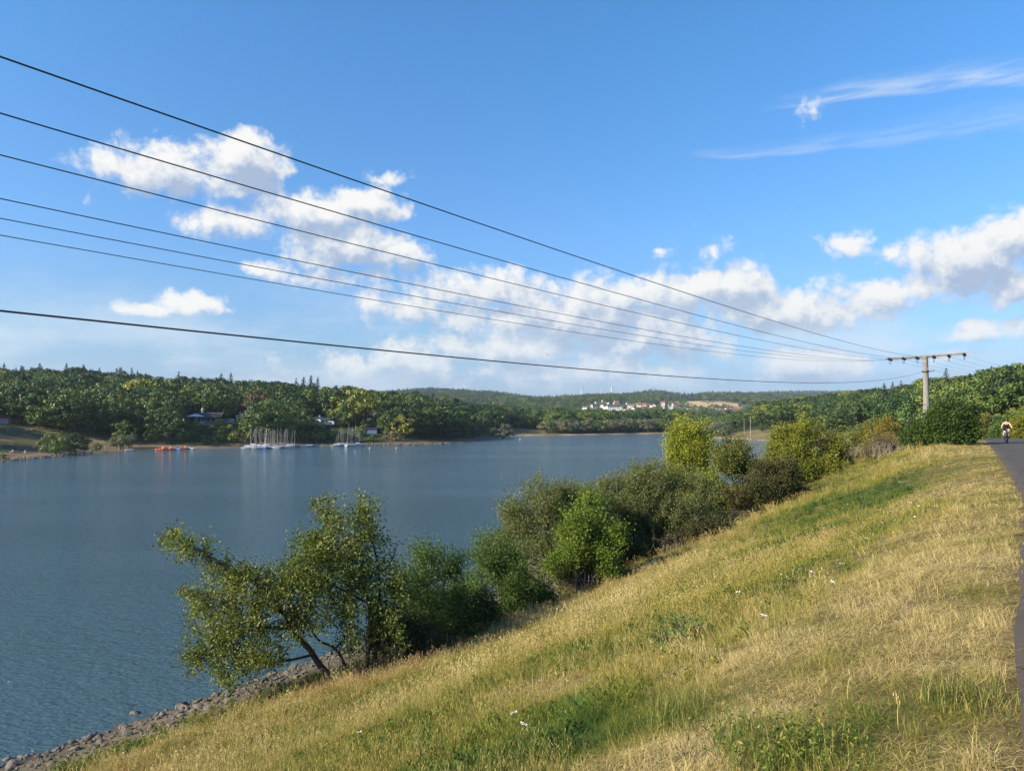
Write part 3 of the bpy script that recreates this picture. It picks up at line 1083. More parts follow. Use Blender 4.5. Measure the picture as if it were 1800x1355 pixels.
def lattice_mast(px, py_top, depth):
    p = above(px, py_top, depth)
    g0 = hz(p[0], p[1])
    H = p[2] - g0
    root = empty('lattice_mast', (p[0], p[1], g0), .2)
    g = Geo()
    for sx in (-1, 1):
        for sy in (-1, 1):
            g.tube([(sx * 3.4, sy * 3.4, 0), (sx * .8, sy * .8, H)], .42, 4)
    for k in range(9):
        z0, z1 = H * k / 9, H * (k + 1) / 9
        a, b = 3.4 - 2.6 * k / 9, 3.4 - 2.6 * (k + 1) / 9
        for s in (-1, 1):
            g.tube([(-s * a, -a, z0), (s * b, -b, z1)], .22, 4)
            g.tube([(a, -s * a, z0), (b, s * b, z1)], .22, 4)
    link('mast', g.mesh('mast_lattice', [M_GREYM]), root)
    for z, l in ((H * .98, 22), (H * .80, 17), (H * .6, 14)):
        c = Geo(); c.tube([(-l / 2, 0, 0), (0, 0, .8), (l / 2, 0, 0)], .45, 4); link('crossarm', c.mesh('mast_arm', [M_GREYM]), root, (0, 0, z))
    tag(root, 'thin grey lattice pylon on the skyline between the two white turbines', 'pylon')


build_town()
build_clubhouse()
caravan(425, 312, .2, 'white caravan roof showing between trees right of the clubhouse', 6.5, 1.2)
caravan(404, 300, -.3, 'white caravan parked just right of the dark-roofed clubhouse', 5.5, .5)
caravan(579, 312, .1, 'low white caravan between trees to the right of the small gabled hut', 6.5, .8)
house(562, 318, 4.2, 4, 2.8, 1.2, 1.2, M_WHITE, M_GREYW, 'small white gabled hut among trees left of a copper-leaved tree', None, 'hut', 'garden_hut', windows=False)
house(653, 309, 5, 4, 2.2, 1, .1, plain('blue_painted_wood', (.10, .15, .28), .7), M_DARKR, 'low blue flat-roofed hut hidden in trees above the right dinghies', None, 'hut', 'garden_hut', flat=True, windows=False)
turbine(1022, 684, 3600, 'white wind turbine on the skyline, left of the grey pylon', .9, 20)
turbine(1075, 682, 3600, 'white wind turbine on the skyline, right of the grey pylon', 1.45, 20)
lattice_mast(1057, 681, 3500)


# ------------------------------------------------------------------ the woods
def build_woods():
    rng = np.random.default_rng(11)
    X, Y, SPC = [], [], []
    y = 92.0
    while y < 5200:
        sp = 6.4 if y < 700 else max(6.4, y / 125)
        if 700 <= y < 900:
            sp = 6.5
        xs = np.arange(-.80 * y - (70 if y < 260 else 20), .80 * y + 20, sp)
        X.append(xs + rng.uniform(-.46, .46, len(xs)) * sp)
        Y.append(y + rng.uniform(-.46, .46, len(xs)) * sp)
        SPC.append(np.full(len(xs), sp))
        y += sp
    X = np.concatenate(X); Y = np.concatenate(Y); SPC = np.concatenate(SPC)
    px = 900 + F_PX * X / Y
    sd = lake_sd(X, Y)
    keep = sd > 11 + 3 * vnoise(X, Y, 20, 41)
    mead = zone(X, Y, MEADOWS) & ~(zone(X, Y, MEADOWS[:2]) & (rng.random(len(X)) < .16))
    keep &= ~zone(X, Y, FIELDS) & ~zone(X, Y, BARE) & ~mead
    keep &= ~((px > -28) & (px < 262) & (Y < 247 + 9 * vnoise(X, Y, 25, 43)) & (px < 1000))
    keep &= ~((px < 300) & (Y < 135))
    keep &= ~((px < -20) & (Y < 245) & ((Y < 178) | (rng.random(len(X)) < .55)))
    for ppx, pd_ in ((1307.5, 392), (1318.5, 375)):
        keep &= ~((np.abs(px - ppx) < 16) & (Y > pd_ - 40) & (Y < pd_ + 45))
    # leave the shore of boats clear and thin the scrub near the embankment
    keep &= ~((Y < 170) & (px > 1000) & ((px < 1540) | (np.hypot(X, Y) < 100)))
    keep &= ~((Y < 150) & (px < 1000))
    keep &= ~((Y < 345) & (px > 1240) & (px < 1450) & (sd < 45))
    keep &= ~((Y < 135) & (rng.random(len(X)) < .3))
    town = (px > 1010) & (px < 1320) & (Y > 1130) & (Y < 1420)
    keep &= ~(town & (rng.random(len(X)) < .2))
    keep &= ~((Y > 2300) & (vnoise(X, Y, 420, 44) > .62))
    for (cx, cy, hw, fr) in CLEAR:
        fr = 7 if cy < 600 else fr
        keep &= ~((np.abs(X - cx * Y / cy) < hw) & (Y < cy + 7) & (Y > cy - fr * (.5 if cy > 600 else 1)))
    X, Y, SPC, px, sd = X[keep], Y[keep], SPC[keep], px[keep], sd[keep]
    n = len(X)
    Z = height(X, Y)
    kind = np.zeros(n, int)
    H = rng.uniform(9.0, 15.5, n)
    nz = vnoise(X, Y, 24, 45)
    tint = np.clip(.28 + .16 * nz + rng.normal(size=n) * .19, 0, .72)
    left = px < 880
    H[left & (Y < 310)] *= rng.uniform(.70, 1.0, (left & (Y < 310)).sum())
    up = left & (Y > 370)
    tint[up] = np.clip(tint[up] - .20, 0, .7)  # shade on the upper hill put into the foliage colour
    tint[left & (Y < 350)] += .05
    con = (left & (Y > 380) & (rng.random(n) < np.where(px < 260, .15, .04))) | ((px > 1450) & (Y > 240) & (rng.random(n) < .05))
    con |= (left & (Y > 385) & (px > 515) & (px < 562) & (rng.random(n) < .5))
    con |= (Y > 2000) & (rng.random(n) < .3)
    kind[con] = 1
    H[con] = rng.uniform(13, 18, con.sum())
    H[con & (Y < 700) & (px > 1450)] *= .8
    yel = rng.random(n)
    tint[(yel < .022) & ~con] = rng.uniform(.66, .80, ((yel < .022) & ~con).sum())
    cop = (yel > .993) & ~con & (Y < 700)
    tint[cop] = rng.uniform(.93, 1.0, cop.sum())
    rt = (px > 1300) & (Y < 700)
    tint[rt & ~con] = np.clip(tint[rt & ~con] - .02, 0, .9)
    rs_ = rt & (Y < 330) & (yel > .945) & (yel < .992) & ~con
    tint[rs_] = rng.uniform(.60, .78, rs_.sum())
    wil = (sd < 34) & (px > 880) & (px < 1300) & (Y < 640)
    wil |= (sd < 20) & left & (rng.random(n) < .55)
    kind[wil & (rng.random(n) < .8)] = 3
    H[wil] = np.where(px[wil] > 880, rng.uniform(6.5, 10, wil.sum()), rng.uniform(3.5, 6.0, wil.sum()))
    tint[kind == 3] = rng.uniform(0, .95, (kind == 3).sum())
    plain_ = (px > 880) & (px < 1300) & (Y > 640) & (Y < 1000)
    H[plain_] = rng.uniform(8, 11.5, plain_.sum())
    scrub = ((Y < 175) & (px > 1000)) | (zone(X, Y, MEADOWS[:2]) & (rng.random(n) < .95))
    kind[scrub] = np.where(rng.random(scrub.sum()) < .6, 2, 0)
    H[scrub] = rng.uniform(2.6, 5.2, scrub.sum())
    H[(px > 1200) & (Y >= 175) & (Y < 640) & (kind == 0)] *= .92
    H[(px > 1200) & (px < 1325) & (Y > 360) & (Y < 1000)] *= .62
    big_ = left & (Y < 330) & (kind == 0)
    H[big_] *= 1.15
    town = (px > 1010) & (px < 1320) & (Y > 1130) & (Y < 1420)
    H[town] *= .55
    H[(px > 1150) & (px < 1320) & (Y > 1420) & (Y < 1640)] *= .45
    H[(px > 1015) & (px < 1120) & (Y > 900) & (Y < 1130)] *= .6
    H[Y > 700] *= np.clip(SPC[Y > 700] / 11.0, 1.0, 1.9) * .95
    con_ = kind == 1
    tint[con_] = np.clip(rng.normal(.35, .3, con_.sum()), 0, 1)
    for (cx, cy, hw, fr) in CLEAR:        # only low growth where a building shows above it
        if cy < 600:
            q = (np.abs(X - cx * Y / cy) < hw) & (Y < cy) & (Y > cy - fr)
            H[q] = rng.uniform(3.2, 5.0, q.sum())
            kind[q] = 2
            tint[q] = rng.uniform(.35, .68, q.sum())
    # single trees the picture shows by name
    ident = {}
    def put(pxc, pyc_top, depth, k, h, t, label):
        nonlocal X, Y, Z, kind, H, tint, px, SPC
        p = at(pxc, depth)
        top = above(pxc, pyc_top, depth)[2] if h is None else None
        hh = h if h else max(4.0, top - p[2])
        d = np.hypot(X - p[0], Y - p[1])
        sel = (d > 3.5) & ~((np.abs(px - pxc) < 10) & (Y < depth) & (Y > depth - 22))
        X, Y, Z, kind, H, tint, px, SPC = [np.append(a[sel], v) for a, v in
                                           ((X, p[0]), (Y, p[1]), (Z, p[2]), (kind, k), (H, hh), (tint, t), (px, pxc), (SPC, 5))]
        ident[(round(p[0], 2), round(p[1], 2))] = label
    put(291, 668, 385, 0, 13, .88, 'bright yellow tree high on the left wooded hill')
    put(572, 702, 330, 0, 11, 1.0, 'dark copper-leaved tree right of the small white gabled hut')
    put(617, 697, 345, 0, 11, .985, 'copper-leaved tree second from the left on the left hillside')
    put(598, 718, 318, 3, 8, .45, 'round pale willow-like tree just right of the low white caravan')
    put(660, 718, 312, 3, 9, .3, 'broad pale grey-green willow above the low blue hut')
    put(505, 718, 312, 3, 8, .9, 'yellowish pale tree above the larger dinghy cluster')
    put(638, 716, 330, 0, 8, .82, 'small yellow tree between two pale willows on the left shore')
    for i, (a, b) in enumerate(((520, 663), (533, 660), (546, 657), (558, 662))):
        put(a, b, 425, 1, None, .0, ['leftmost', 'second from the left', 'tallest, third from the left,', 'rightmost'][i] + ' of four dark spruces standing together on the left skyline')
    for i, (a, b) in enumerate(((5, 637), (36, 640), (72, 643), (115, 637), (230, 645), (388, 654), (405, 654))):
        put(a, b, 405, 1, None, .25 if i < 5 else .05, ['spruce at the left edge of the picture breaking the skyline', 'second spruce from the left edge breaking the skyline',
            'third spruce from the left edge breaking the skyline', 'ragged spruce breaking the skyline, tallest of the left edge spruces', 'thin spruce spire alone above the left wooded skyline',
            'left one of two dark spruces on the skyline above the clubhouse', 'right one of two dark spruces on the skyline above the clubhouse'][i])
    put(1555, 672, 330, 1, None, .7, 'brownish spruce on the right skyline left of the concrete pole')
    put(1570, 670, 325, 1, None, .9, 'dying brown spruce on the right skyline nearest left of the concrete pole')
    put(1585, 668, 320, 1, None, .95, 'bare-topped brown spruce on the right skyline behind the crossarm pole')
    put(1665, 646, 300, 1, None, .5, 'broad dark spruce on the right skyline right of the concrete pole')
    put(1745, 642, 290, 1, None, .1, 'dark spruce highest on the right skyline near the picture edge')
    put(1290, 738, 425, 0, 9.5, .12, 'dark round tree by the meadow at the far right shore')
    put(833, 748, 360, 3, 7, .3, 'grey-green willow at the tip of the left wooded spit')
    put(888, 738, 395, 3, 9, .1, 'tall grey-green willow at the end of the wooded spit')
    put(866, 750, 385, 3, 6, .7, 'brownish willow bush beside the end of the wooded spit')
    n = len(X)
    # which trees can be seen, front to back
    order = np.argsort(Y)
    buf = np.full(1800, 1e9)
    vis = np.zeros(n)
    for i in order:
        if Y[i] > 900:
            break
        k = F_PX / Y[i]
        top = HORIZON - (Z[i] + H[i] - CAM_Z) * k
        bot = HORIZON - (Z[i] - CAM_Z) * k
        wdt = H[i] * (.38 if kind[i] == 0 else .13 if kind[i] == 1 else .5) * k
        a, b = int(max(0, px[i] - wdt)), int(min(1799, px[i] + wdt))
        if b <= a:
            continue
        seg = buf[a:b]
        vis[i] = np.clip(np.minimum(seg, bot) - top, 0, None).sum()
        c = slice(int(a + (b - a) * .2), int(b - (b - a) * .2) + 1)
        buf[c] = np.minimum(buf[c], top + (bot - top) * .15)
    named = np.array([(round(a, 2), round(b, 2)) in ident for a, b in zip(X, Y)])
    vis[named] = 1e9
    top_ids = np.argsort(-vis)[:285]
    sel = np.zeros(n, bool)
    sel[top_ids] = vis[top_ids] > 25
    shade = lambda t, k: ('pale grey-green willow' if k == 3 else 'dark conifer' if k == 1 else 'dark green broadleaved tree' if t < .2 else
                          'mid green broadleaved tree' if t < .42 else 'light green broadleaved tree' if t < .66 else
                          'yellowing broadleaved tree' if t < .9 else 'copper-leaved tree')
    for i in np.nonzero(sel)[0]:
        kd = KIND_ORDER[kind[i]]
        ms = FAR_PROTO[kd]
        o = link({'broadleaf': 'broadleaf_tree', 'conifer': 'conifer_tree', 'bush': 'scrub_bush', 'willow': 'willow_tree'}[kd], ms[int(rng.integers(len(ms)))], None, (X[i], Y[i], Z[i] - .2))
        o.rotation_euler = (0, 0, rng.uniform(0, 6.28))
        wv = rng.uniform(.9, 1.12) * H[i]
        o.scale = (wv, wv, H[i])
        o['tint'] = float(tint[i])
        q = px[i]
        if q < 880:
            near = Y[i] < 330
            spot = ('above the grassy beach' if q < 150 else 'left of the pedal boats' if q < 270 else 'above the pedal boats' if q < 345 else 'around the clubhouse' if q < 430 else
                    'above the larger dinghy cluster' if q < 530 else 'between the two dinghy clusters' if q < 590 else 'above the smaller dinghy cluster' if q < 650 else
                    'right of the smaller dinghy cluster' if q < 760 else 'towards the wooded spit')
            where = ('along the left shore ' if near else 'high on the hill ') + spot
        elif q < 1300:
            where = 'at the lake head, ' + ('left part' if q < 1000 else 'middle part' if q < 1100 else 'right part')
        else:
            where = ('in scrub below' if Y[i] < 200 else 'in the wood on') + ' the right hillside ' + ('left of the pole' if q < 1600 else 'right of the pole')
        lab = ident.get((round(X[i], 2), round(Y[i], 2)))
        nm = shade(tint[i], kind[i]) if kind[i] != 2 else ('green scrub bush' if tint[i] < .6 else 'yellowing scrub bush')
        tag(o, lab or '%s %s' % (nm, where), 'tree' if kind[i] != 2 else 'bush', None if lab else 'trees ' + where)
    rest = ~sel
    off = np.cumsum([0] + [len(FAR_PROTO[k]) for k in KIND_ORDER])
    meshes = sum([FAR_PROTO[k] for k in KIND_ORDER], [])
    for nm, msk, lab in (('left_hill_wood', (px < 880) & (Y < 700), 'dense mixed wood covering the hill behind the left shore'),
                         ('right_hill_wood', (px >= 1300) & (Y < 700), 'green and yellowing wood covering the right hillside'),
                         ('valley_wood', (px >= 880) & (px < 1300) & (Y < 1000), 'flat wood filling the valley beyond the head of the lake'),
                         ('distant_wood', None, 'far wooded hills around and behind the town')):
        if msk is None:
            msk = ~(((px < 880) & (Y < 700)) | ((px >= 1300) & (Y < 700)) | ((px >= 880) & (px < 1300) & (Y < 1000)))
        m = msk & rest
        k = m.sum()
        ln = np.array([len(FAR_PROTO[q]) for q in KIND_ORDER])
        idx = off[kind[m]] + (rng.random(k) * ln[kind[m]]).astype(int)
        wv = H[m] * rng.uniform(.92, 1.15, k)
        scatter(nm, np.stack([X[m], Y[m], Z[m] - .3], 1), np.stack([np.zeros(k), np.zeros(k), rng.uniform(0, 6.28, k)], 1),
                np.stack([wv, wv, H[m]], 1), idx, tint[m], meshes, lab, 'wood')


build_woods()
# ------------------------------------------------------------------ summer haze
def build_haze():
    g = Geo()
    g.box((0, 0, 147), (13400, 13400, 306))
    m, T, out = new_mat('haze_air')
    v = T.n('ShaderNodeVolumePrincipled')
    v.inputs['Color'].default_value = (.72, .86, 1.0, 1)
    v.inputs['Density'].default_value = 8e-5
    v.inputs['Anisotropy'].default_value = 0.2
    T.set(out.inputs['Volume'], v.outputs[0])
    o = link('haze', g.mesh('haze', [m]))
    tag(o, kind='stuff')


build_haze()


# ------------------------------------------------------------------ trees and shrubs on the embankment
def lm(name, a, b, c=None, trans=.32):
    st = [(0, a), (.6, b), (1, c or b)]
    return leaf_mat(name, st, trans=trans)


M_ALDER = lm('alder_leaves', (.054, .080, .017), (.112, .140, .026), (.21, .20, .04))
M_WILLOW = lm('willow_leaves', (.075, .095, .030), (.150, .165, .055), (.21, .205, .085))
M_BRIGHT = lm('bright_leaves', (.075, .122, .016), (.130, .185, .022), (.20, .24, .032))
M_ASH = lm('ash_leaves', (.145, .170, .018), (.255, .275, .028), (.36, .35, .05))
M_HAW = lm('hawthorn_leaves', (.085, .108, .015), (.185, .195, .024), (.30, .265, .035))
M_OLIVE = lm('olive_shrub_leaves', (.075, .095, .020), (.150, .160, .034), (.23, .21, .055))
M_BRAMB = lm('bramble_leaves', (.036, .042, .014), (.075, .075, .022), (.15, .10, .035))
M_DKGRN = lm('dark_shrub_leaves', (.032, .060, .013), (.062, .102, .020), (.105, .145, .034))
M_GRNSH = lm('green_shrub_leaves', (.048, .088, .018), (.090, .145, .028), (.15, .20, .045))
M_DRYB = lm('dry_bramble_leaves', (.10, .080, .045), (.17, .125, .06), (.16, .15, .04))
M_YELB = lm('yellow_shrub_leaves', (.105, .105, .020), (.21, .175, .026), (.30, .20, .035))
M_TWIG = plain('twig_bark', (.085, .070, .055), .9, var=.35, scale=20, bump=.3, spec=.15)
M_DARKBARK = plain('dark_wet_bark', (.045, .036, .028), .9, var=.4, scale=18, bump=.5, spec=.2)


def bent(p0, p1, n, sag, rng):
    t = np.linspace(0, 1, n)[:, None]
    P = p0 + (p1 - p0) * t
    L = np.linalg.norm(p1 - p0)
    w = rng.normal(size=(n, 3)) * .05 * L
    w[0] = 0
    w[-1] *= .3
    P = P + w + np.array([0, 0, sag * L]) * (4 * t * (1 - t))
    return P


def sprays(G, starts, ends, per, L, W, spread, rng, mat=0, droop=.0, twig=True, twmat=1, tint=None):
    """leafy twigs: leaves set along the outer part of each twig"""
    n = len(starts)
    ax = ends - starts
    for i in range(n):
        if twig:
            G2 = bent(starts[i], ends[i], 4, .04, rng)
            G.tube(G2, [.011, .008, .005, .003], 3, twmat, cap=False)
        k = per
        t = rng.uniform(.18, 1.08, k)[:, None]
        C = starts[i] + ax[i] * t + rng.normal(size=(k, 3)) * spread * (.45 + .7 * np.minimum(t, 1))
        D = unit(ax[i])[None] * .55 + rng.normal(size=(k, 3)) * .65 + np.array([0, 0, .1 - droop])
        V, Q = leaf_quads(C, D, L * rng.uniform(.7, 1.25, k), W * rng.uniform(.75, 1.2, k), rng)
        base = rng.uniform(.15, .75) if tint is None else tint[i]
        G.add(V, Q, mat, np.repeat(np.clip(base + rng.normal(size=k) * .22, 0, 1), 4))


def shrub(name, px, depth, top_py, hw_px, mat, label, cat, seed, n_tw=190, per=95, leaf=(.10, .022), spread=.16, stems=7, low=.06, upright=.35, bark=None,
          lobes=9, group=None, depth_ratio=.85, twl=.7, shape='dome', h=None, lob=1.0):
    rng = np.random.default_rng(seed)
    p = at(px, depth)
    H = h or max(.8, above(px, top_py, depth)[2] - p[2])
    R = hw_px * depth / F_PX
    root = empty(name, p)
    # lobes
    cs, rs = [], []
    for i in range(lobes):
        a = rng.uniform(0, 2 * math.pi)
        if shape == 'dome':
            z = rng.uniform(.10, .72) if i % 3 else rng.uniform(.08, .25)
            q = math.sqrt(max(.05, 1 - z * z)) * rng.uniform(.30, .72)
        elif shape == 'tall':
            z = rng.uniform(.16, .82)
            q = rng.uniform(.15, .6) * (1.15 - z * .75)
        else:
            z = rng.uniform(.12, .6)
            q = rng.uniform(.2, .75)
        cs.append((math.cos(a) * q * R, math.sin(a) * q * R * depth_ratio, z * H))
        rs.append(rng.uniform(.26, .40) * min(R, H * .9) * lob)
    if shape == 'tall':
        cs[0] = (0, 0, H * .84); rs[0] = .17 * H
    elif shape == 'dome':
        cs[0] = (rng.uniform(-.15, .15) * R, 0, H * .74); rs[0] = .26 * H
    cs = np.array(cs); rs = np.array(rs)
    S = Geo()
    base_pts = []
    for i in range(lobes):
        b = np.array([rng.normal() * .12 * R * (0.3 if shape == 'tall' else 1), rng.normal() * .1 * R * (.3 if shape == 'tall' else 1), -.15])
        P = bent(b, cs[i], 6, .05, rng)
        r0 = .022 + .010 * H
        if shape == 'tall' and i == 0:
            r0 *= 1.8
        S.tube(P, np.linspace(r0, r0 * .3, 6), 5, 0)
        base_pts.append(P)
    link('trunk', S.mesh(name + '_stems', [bark or M_TWIG]), root)
    G = Geo()
    k = rng.integers(0, lobes, n_tw)
    d = unit(rng.normal(size=(n_tw, 3)) + np.array([0, 0, .25]))
    r = rs[k][:, None] * rng.uniform(.62, 1.05, (n_tw, 1))
    E_ = cs[k] + d * r * np.array([1, 1, .92])
    E_[:, 2] = np.maximum(E_[:, 2], low * H + rng.uniform(0, .18, n_tw) * H)
    dirn = unit(d + np.array([0, 0, upright]))
    St = E_ - dirn * twl * rng.uniform(.6, 1.2, (n_tw, 1))
    En = E_ + dirn * twl * .35 * rng.uniform(.4, 1.3, (n_tw, 1))
    sprays(G, St, En, per, leaf[0], leaf[1], spread, rng)
    link('crown', G.mesh(name + '_leaves', [mat, bark or M_TWIG]), root)
    tag(root, label, cat, group)
    return root


SHRUBS = [
    ('willow_shrub', 1000, 38.5, 846, 80, M_WILLOW, 'olive willow between the grey-olive willow and the bright young tree', 'willow', 28, dict(n_tw=546, per=105, leaf=(0.119, 0.0213), upright=.8, lobes=11, lob=1.25)),
    ('bramble_thicket', 905, 31, 985, 75, M_GRNSH, 'low green thicket at the foot of the large grey-olive willow', 'shrub', 29, dict(n_tw=260, per=90, leaf=(0.0972, 0.0269), lobes=9)),
    ('green_shrub', 768, 27, 950, 112, M_GRNSH, 'loose green shrub right of the leaning alder, its foot in shade', 'shrub', 1, dict(n_tw=282, per=80, leaf=(0.0964, 0.0233))),
    ('bramble_thicket', 716, 24.5, 1073, 96, M_BRAMB, 'dark reddish bramble thicket low behind the alder stems', 'shrub', 2, dict(n_tw=226, per=90, leaf=(0.0794, 0.032), shape='low', lobes=8)),
    ('bramble_thicket', 815, 27.5, 1048, 84, M_BRAMB, 'dark bramble thicket at the grass edge below the loose green shrub', 'shrub', 3, dict(n_tw=206, per=80, leaf=(0.0794, 0.032), shape='low', lobes=8)),
    ('willow_shrub', 868, 31, 930, 98, M_GRNSH, 'small green willow between the loose green shrub and the large willow', 'willow', 4, dict(n_tw=282, per=90, leaf=(0.108, 0.0204))),
    ('willow_shrub', 948, 37, 834, 105.6, M_WILLOW, 'large grey-olive willow at the water edge left of the bright young tree', 'willow', 5, dict(n_tw=700, per=110, leaf=(0.119, 0.0218), upright=.8, lobes=12, lob=1.25)),
    ('willow_shrub', 1085, 41, 830, 102, M_WILLOW, 'olive willow directly behind the bright green young tree', 'willow', 6, dict(n_tw=598, per=105, leaf=(0.125, 0.0218), upright=.8, lobes=11, lob=1.25)),
    ('willow_shrub', 1150, 41.5, 810, 117.6, M_WILLOW, 'broad dark-sided willow right of the bright young tree', 'willow', 7, dict(n_tw=700, per=110, leaf=(0.125, 0.0218), upright=.8, lobes=13, lob=1.25)),
    ('young_tree', 1034, 33.5, 856, 84, M_BRIGHT, 'bright yellow-green young tree standing in front of the willows', 'tree', 8, dict(n_tw=377, per=120, leaf=(.10, .036), upright=.3, shape='dome', twl=.6, lobes=18, lob=.72)),
    ('bramble_thicket', 1215, 39, 903, 72, M_BRAMB, 'dark bramble patch at the grass edge below the broad willow', 'shrub', 9, dict(n_tw=169, per=80, leaf=(0.0907, 0.0364), shape='low', lobes=7)),
    ('ash_tree', 1214, 53, 724, 76, M_ASH, 'tall bright yellow-green ash rising above the lake in mid picture', 'tree', 10, dict(n_tw=621, per=115, leaf=(.125, .040), shape='tall', lobes=22, lob=.8, twl=.8, spread=.22)),
    ('bramble_thicket', 1225, 47, 828, 66, M_OLIVE, 'olive scrub round the foot of the bright ash', 'shrub', 11, dict(n_tw=244, per=85, leaf=(0.113, 0.0379), lobes=8)),
    ('olive_shrub', 1290, 50, 766, 62.4, M_OLIVE, 'olive green shrub between the bright ash and the yellow hawthorn', 'shrub', 12, dict(n_tw=494, per=90, leaf=(0.125, 0.0437), lobes=10, upright=.6, twl=.9)),
    ('bramble_thicket', 1352, 46, 810, 93.6, M_BRAMB, 'low dark olive thicket in front of the yellow hawthorn', 'shrub', 13, dict(n_tw=377, per=100, leaf=(0.102, 0.0379), lobes=11)),
    ('hawthorn', 1416, 58, 732, 88, M_HAW, 'round yellow-green hawthorn bush left of the concrete pole', 'hawthorn', 14, dict(n_tw=640, per=100, leaf=(0.125, 0.0466), lobes=20, upright=.5, twl=.85, spread=.2, lob=.85)),
    ('bramble_thicket', 1478, 60, 790, 54, M_OLIVE, 'small olive bush at the right foot of the yellow hawthorn', 'shrub', 15, dict(n_tw=169, per=80, leaf=(0.113, 0.0437), lobes=7)),
    ('dry_bramble', 1548, 55, 764, 74.4, M_DRYB, 'brown half-dry bramble bush left of the dark green bush', 'shrub', 16, dict(n_tw=319, per=45, leaf=(0.0794, 0.0291), lobes=10, shape='low', h=2.0)),
    ('yellow_shrub', 1560, 66, 736, 62.4, M_YELB, 'yellowing bush behind the brown bramble', 'shrub', 17, dict(n_tw=319, per=80, leaf=(0.136, 0.051), lobes=9)),
    ('yellow_shrub', 1512, 74, 746, 48, M_OLIVE, 'olive bush between the hawthorn and the yellowing bush', 'shrub', 27, dict(n_tw=206, per=80, leaf=(0.136, 0.051), lobes=8)),
    ('dark_bush', 1668, 49, 703, 53, M_DKGRN, 'dense dark green bush at the foot of the concrete pole', 'bush', 18, dict(n_tw=565, per=105, leaf=(0.125, 0.0524), lobes=24, lob=.72, low=.03, depth_ratio=.8)),
    ('dark_bush', 1622, 50.5, 744, 34, M_DKGRN, 'smaller dark green bush hiding the foot of the concrete pole', 'bush', 19, dict(n_tw=282, per=90, leaf=(0.113, 0.0524), lobes=12, lob=.8, low=.03)),
    ('hedge_bush', 1772, 84, 724, 40.8, M_GRNSH, 'green bush behind the bend of the path, behind the cyclist', 'bush', 20, dict(n_tw=282, per=80, leaf=(0.148, 0.0655), lobes=9)),
    ('hedge_bush', 1822, 80, 710, 55.2, M_HAW, 'yellow-green bush behind the bend at the right picture edge', 'bush', 21, dict(n_tw=357, per=80, leaf=(0.148, 0.0655), lobes=10)),
    ('hedge_bush', 1728, 92, 726, 38.4, M_OLIVE, 'olive bush behind the bend, left of the cyclist', 'bush', 22, dict(n_tw=226, per=80, leaf=(0.148, 0.0655), lobes=9)),
]
for (nm, px_, dp, tp, hw, mt, lab, cat, sd_, kw) in SHRUBS:
    shrub(nm, px_, dp, tp, hw, mt, lab, cat, sd_, **kw)


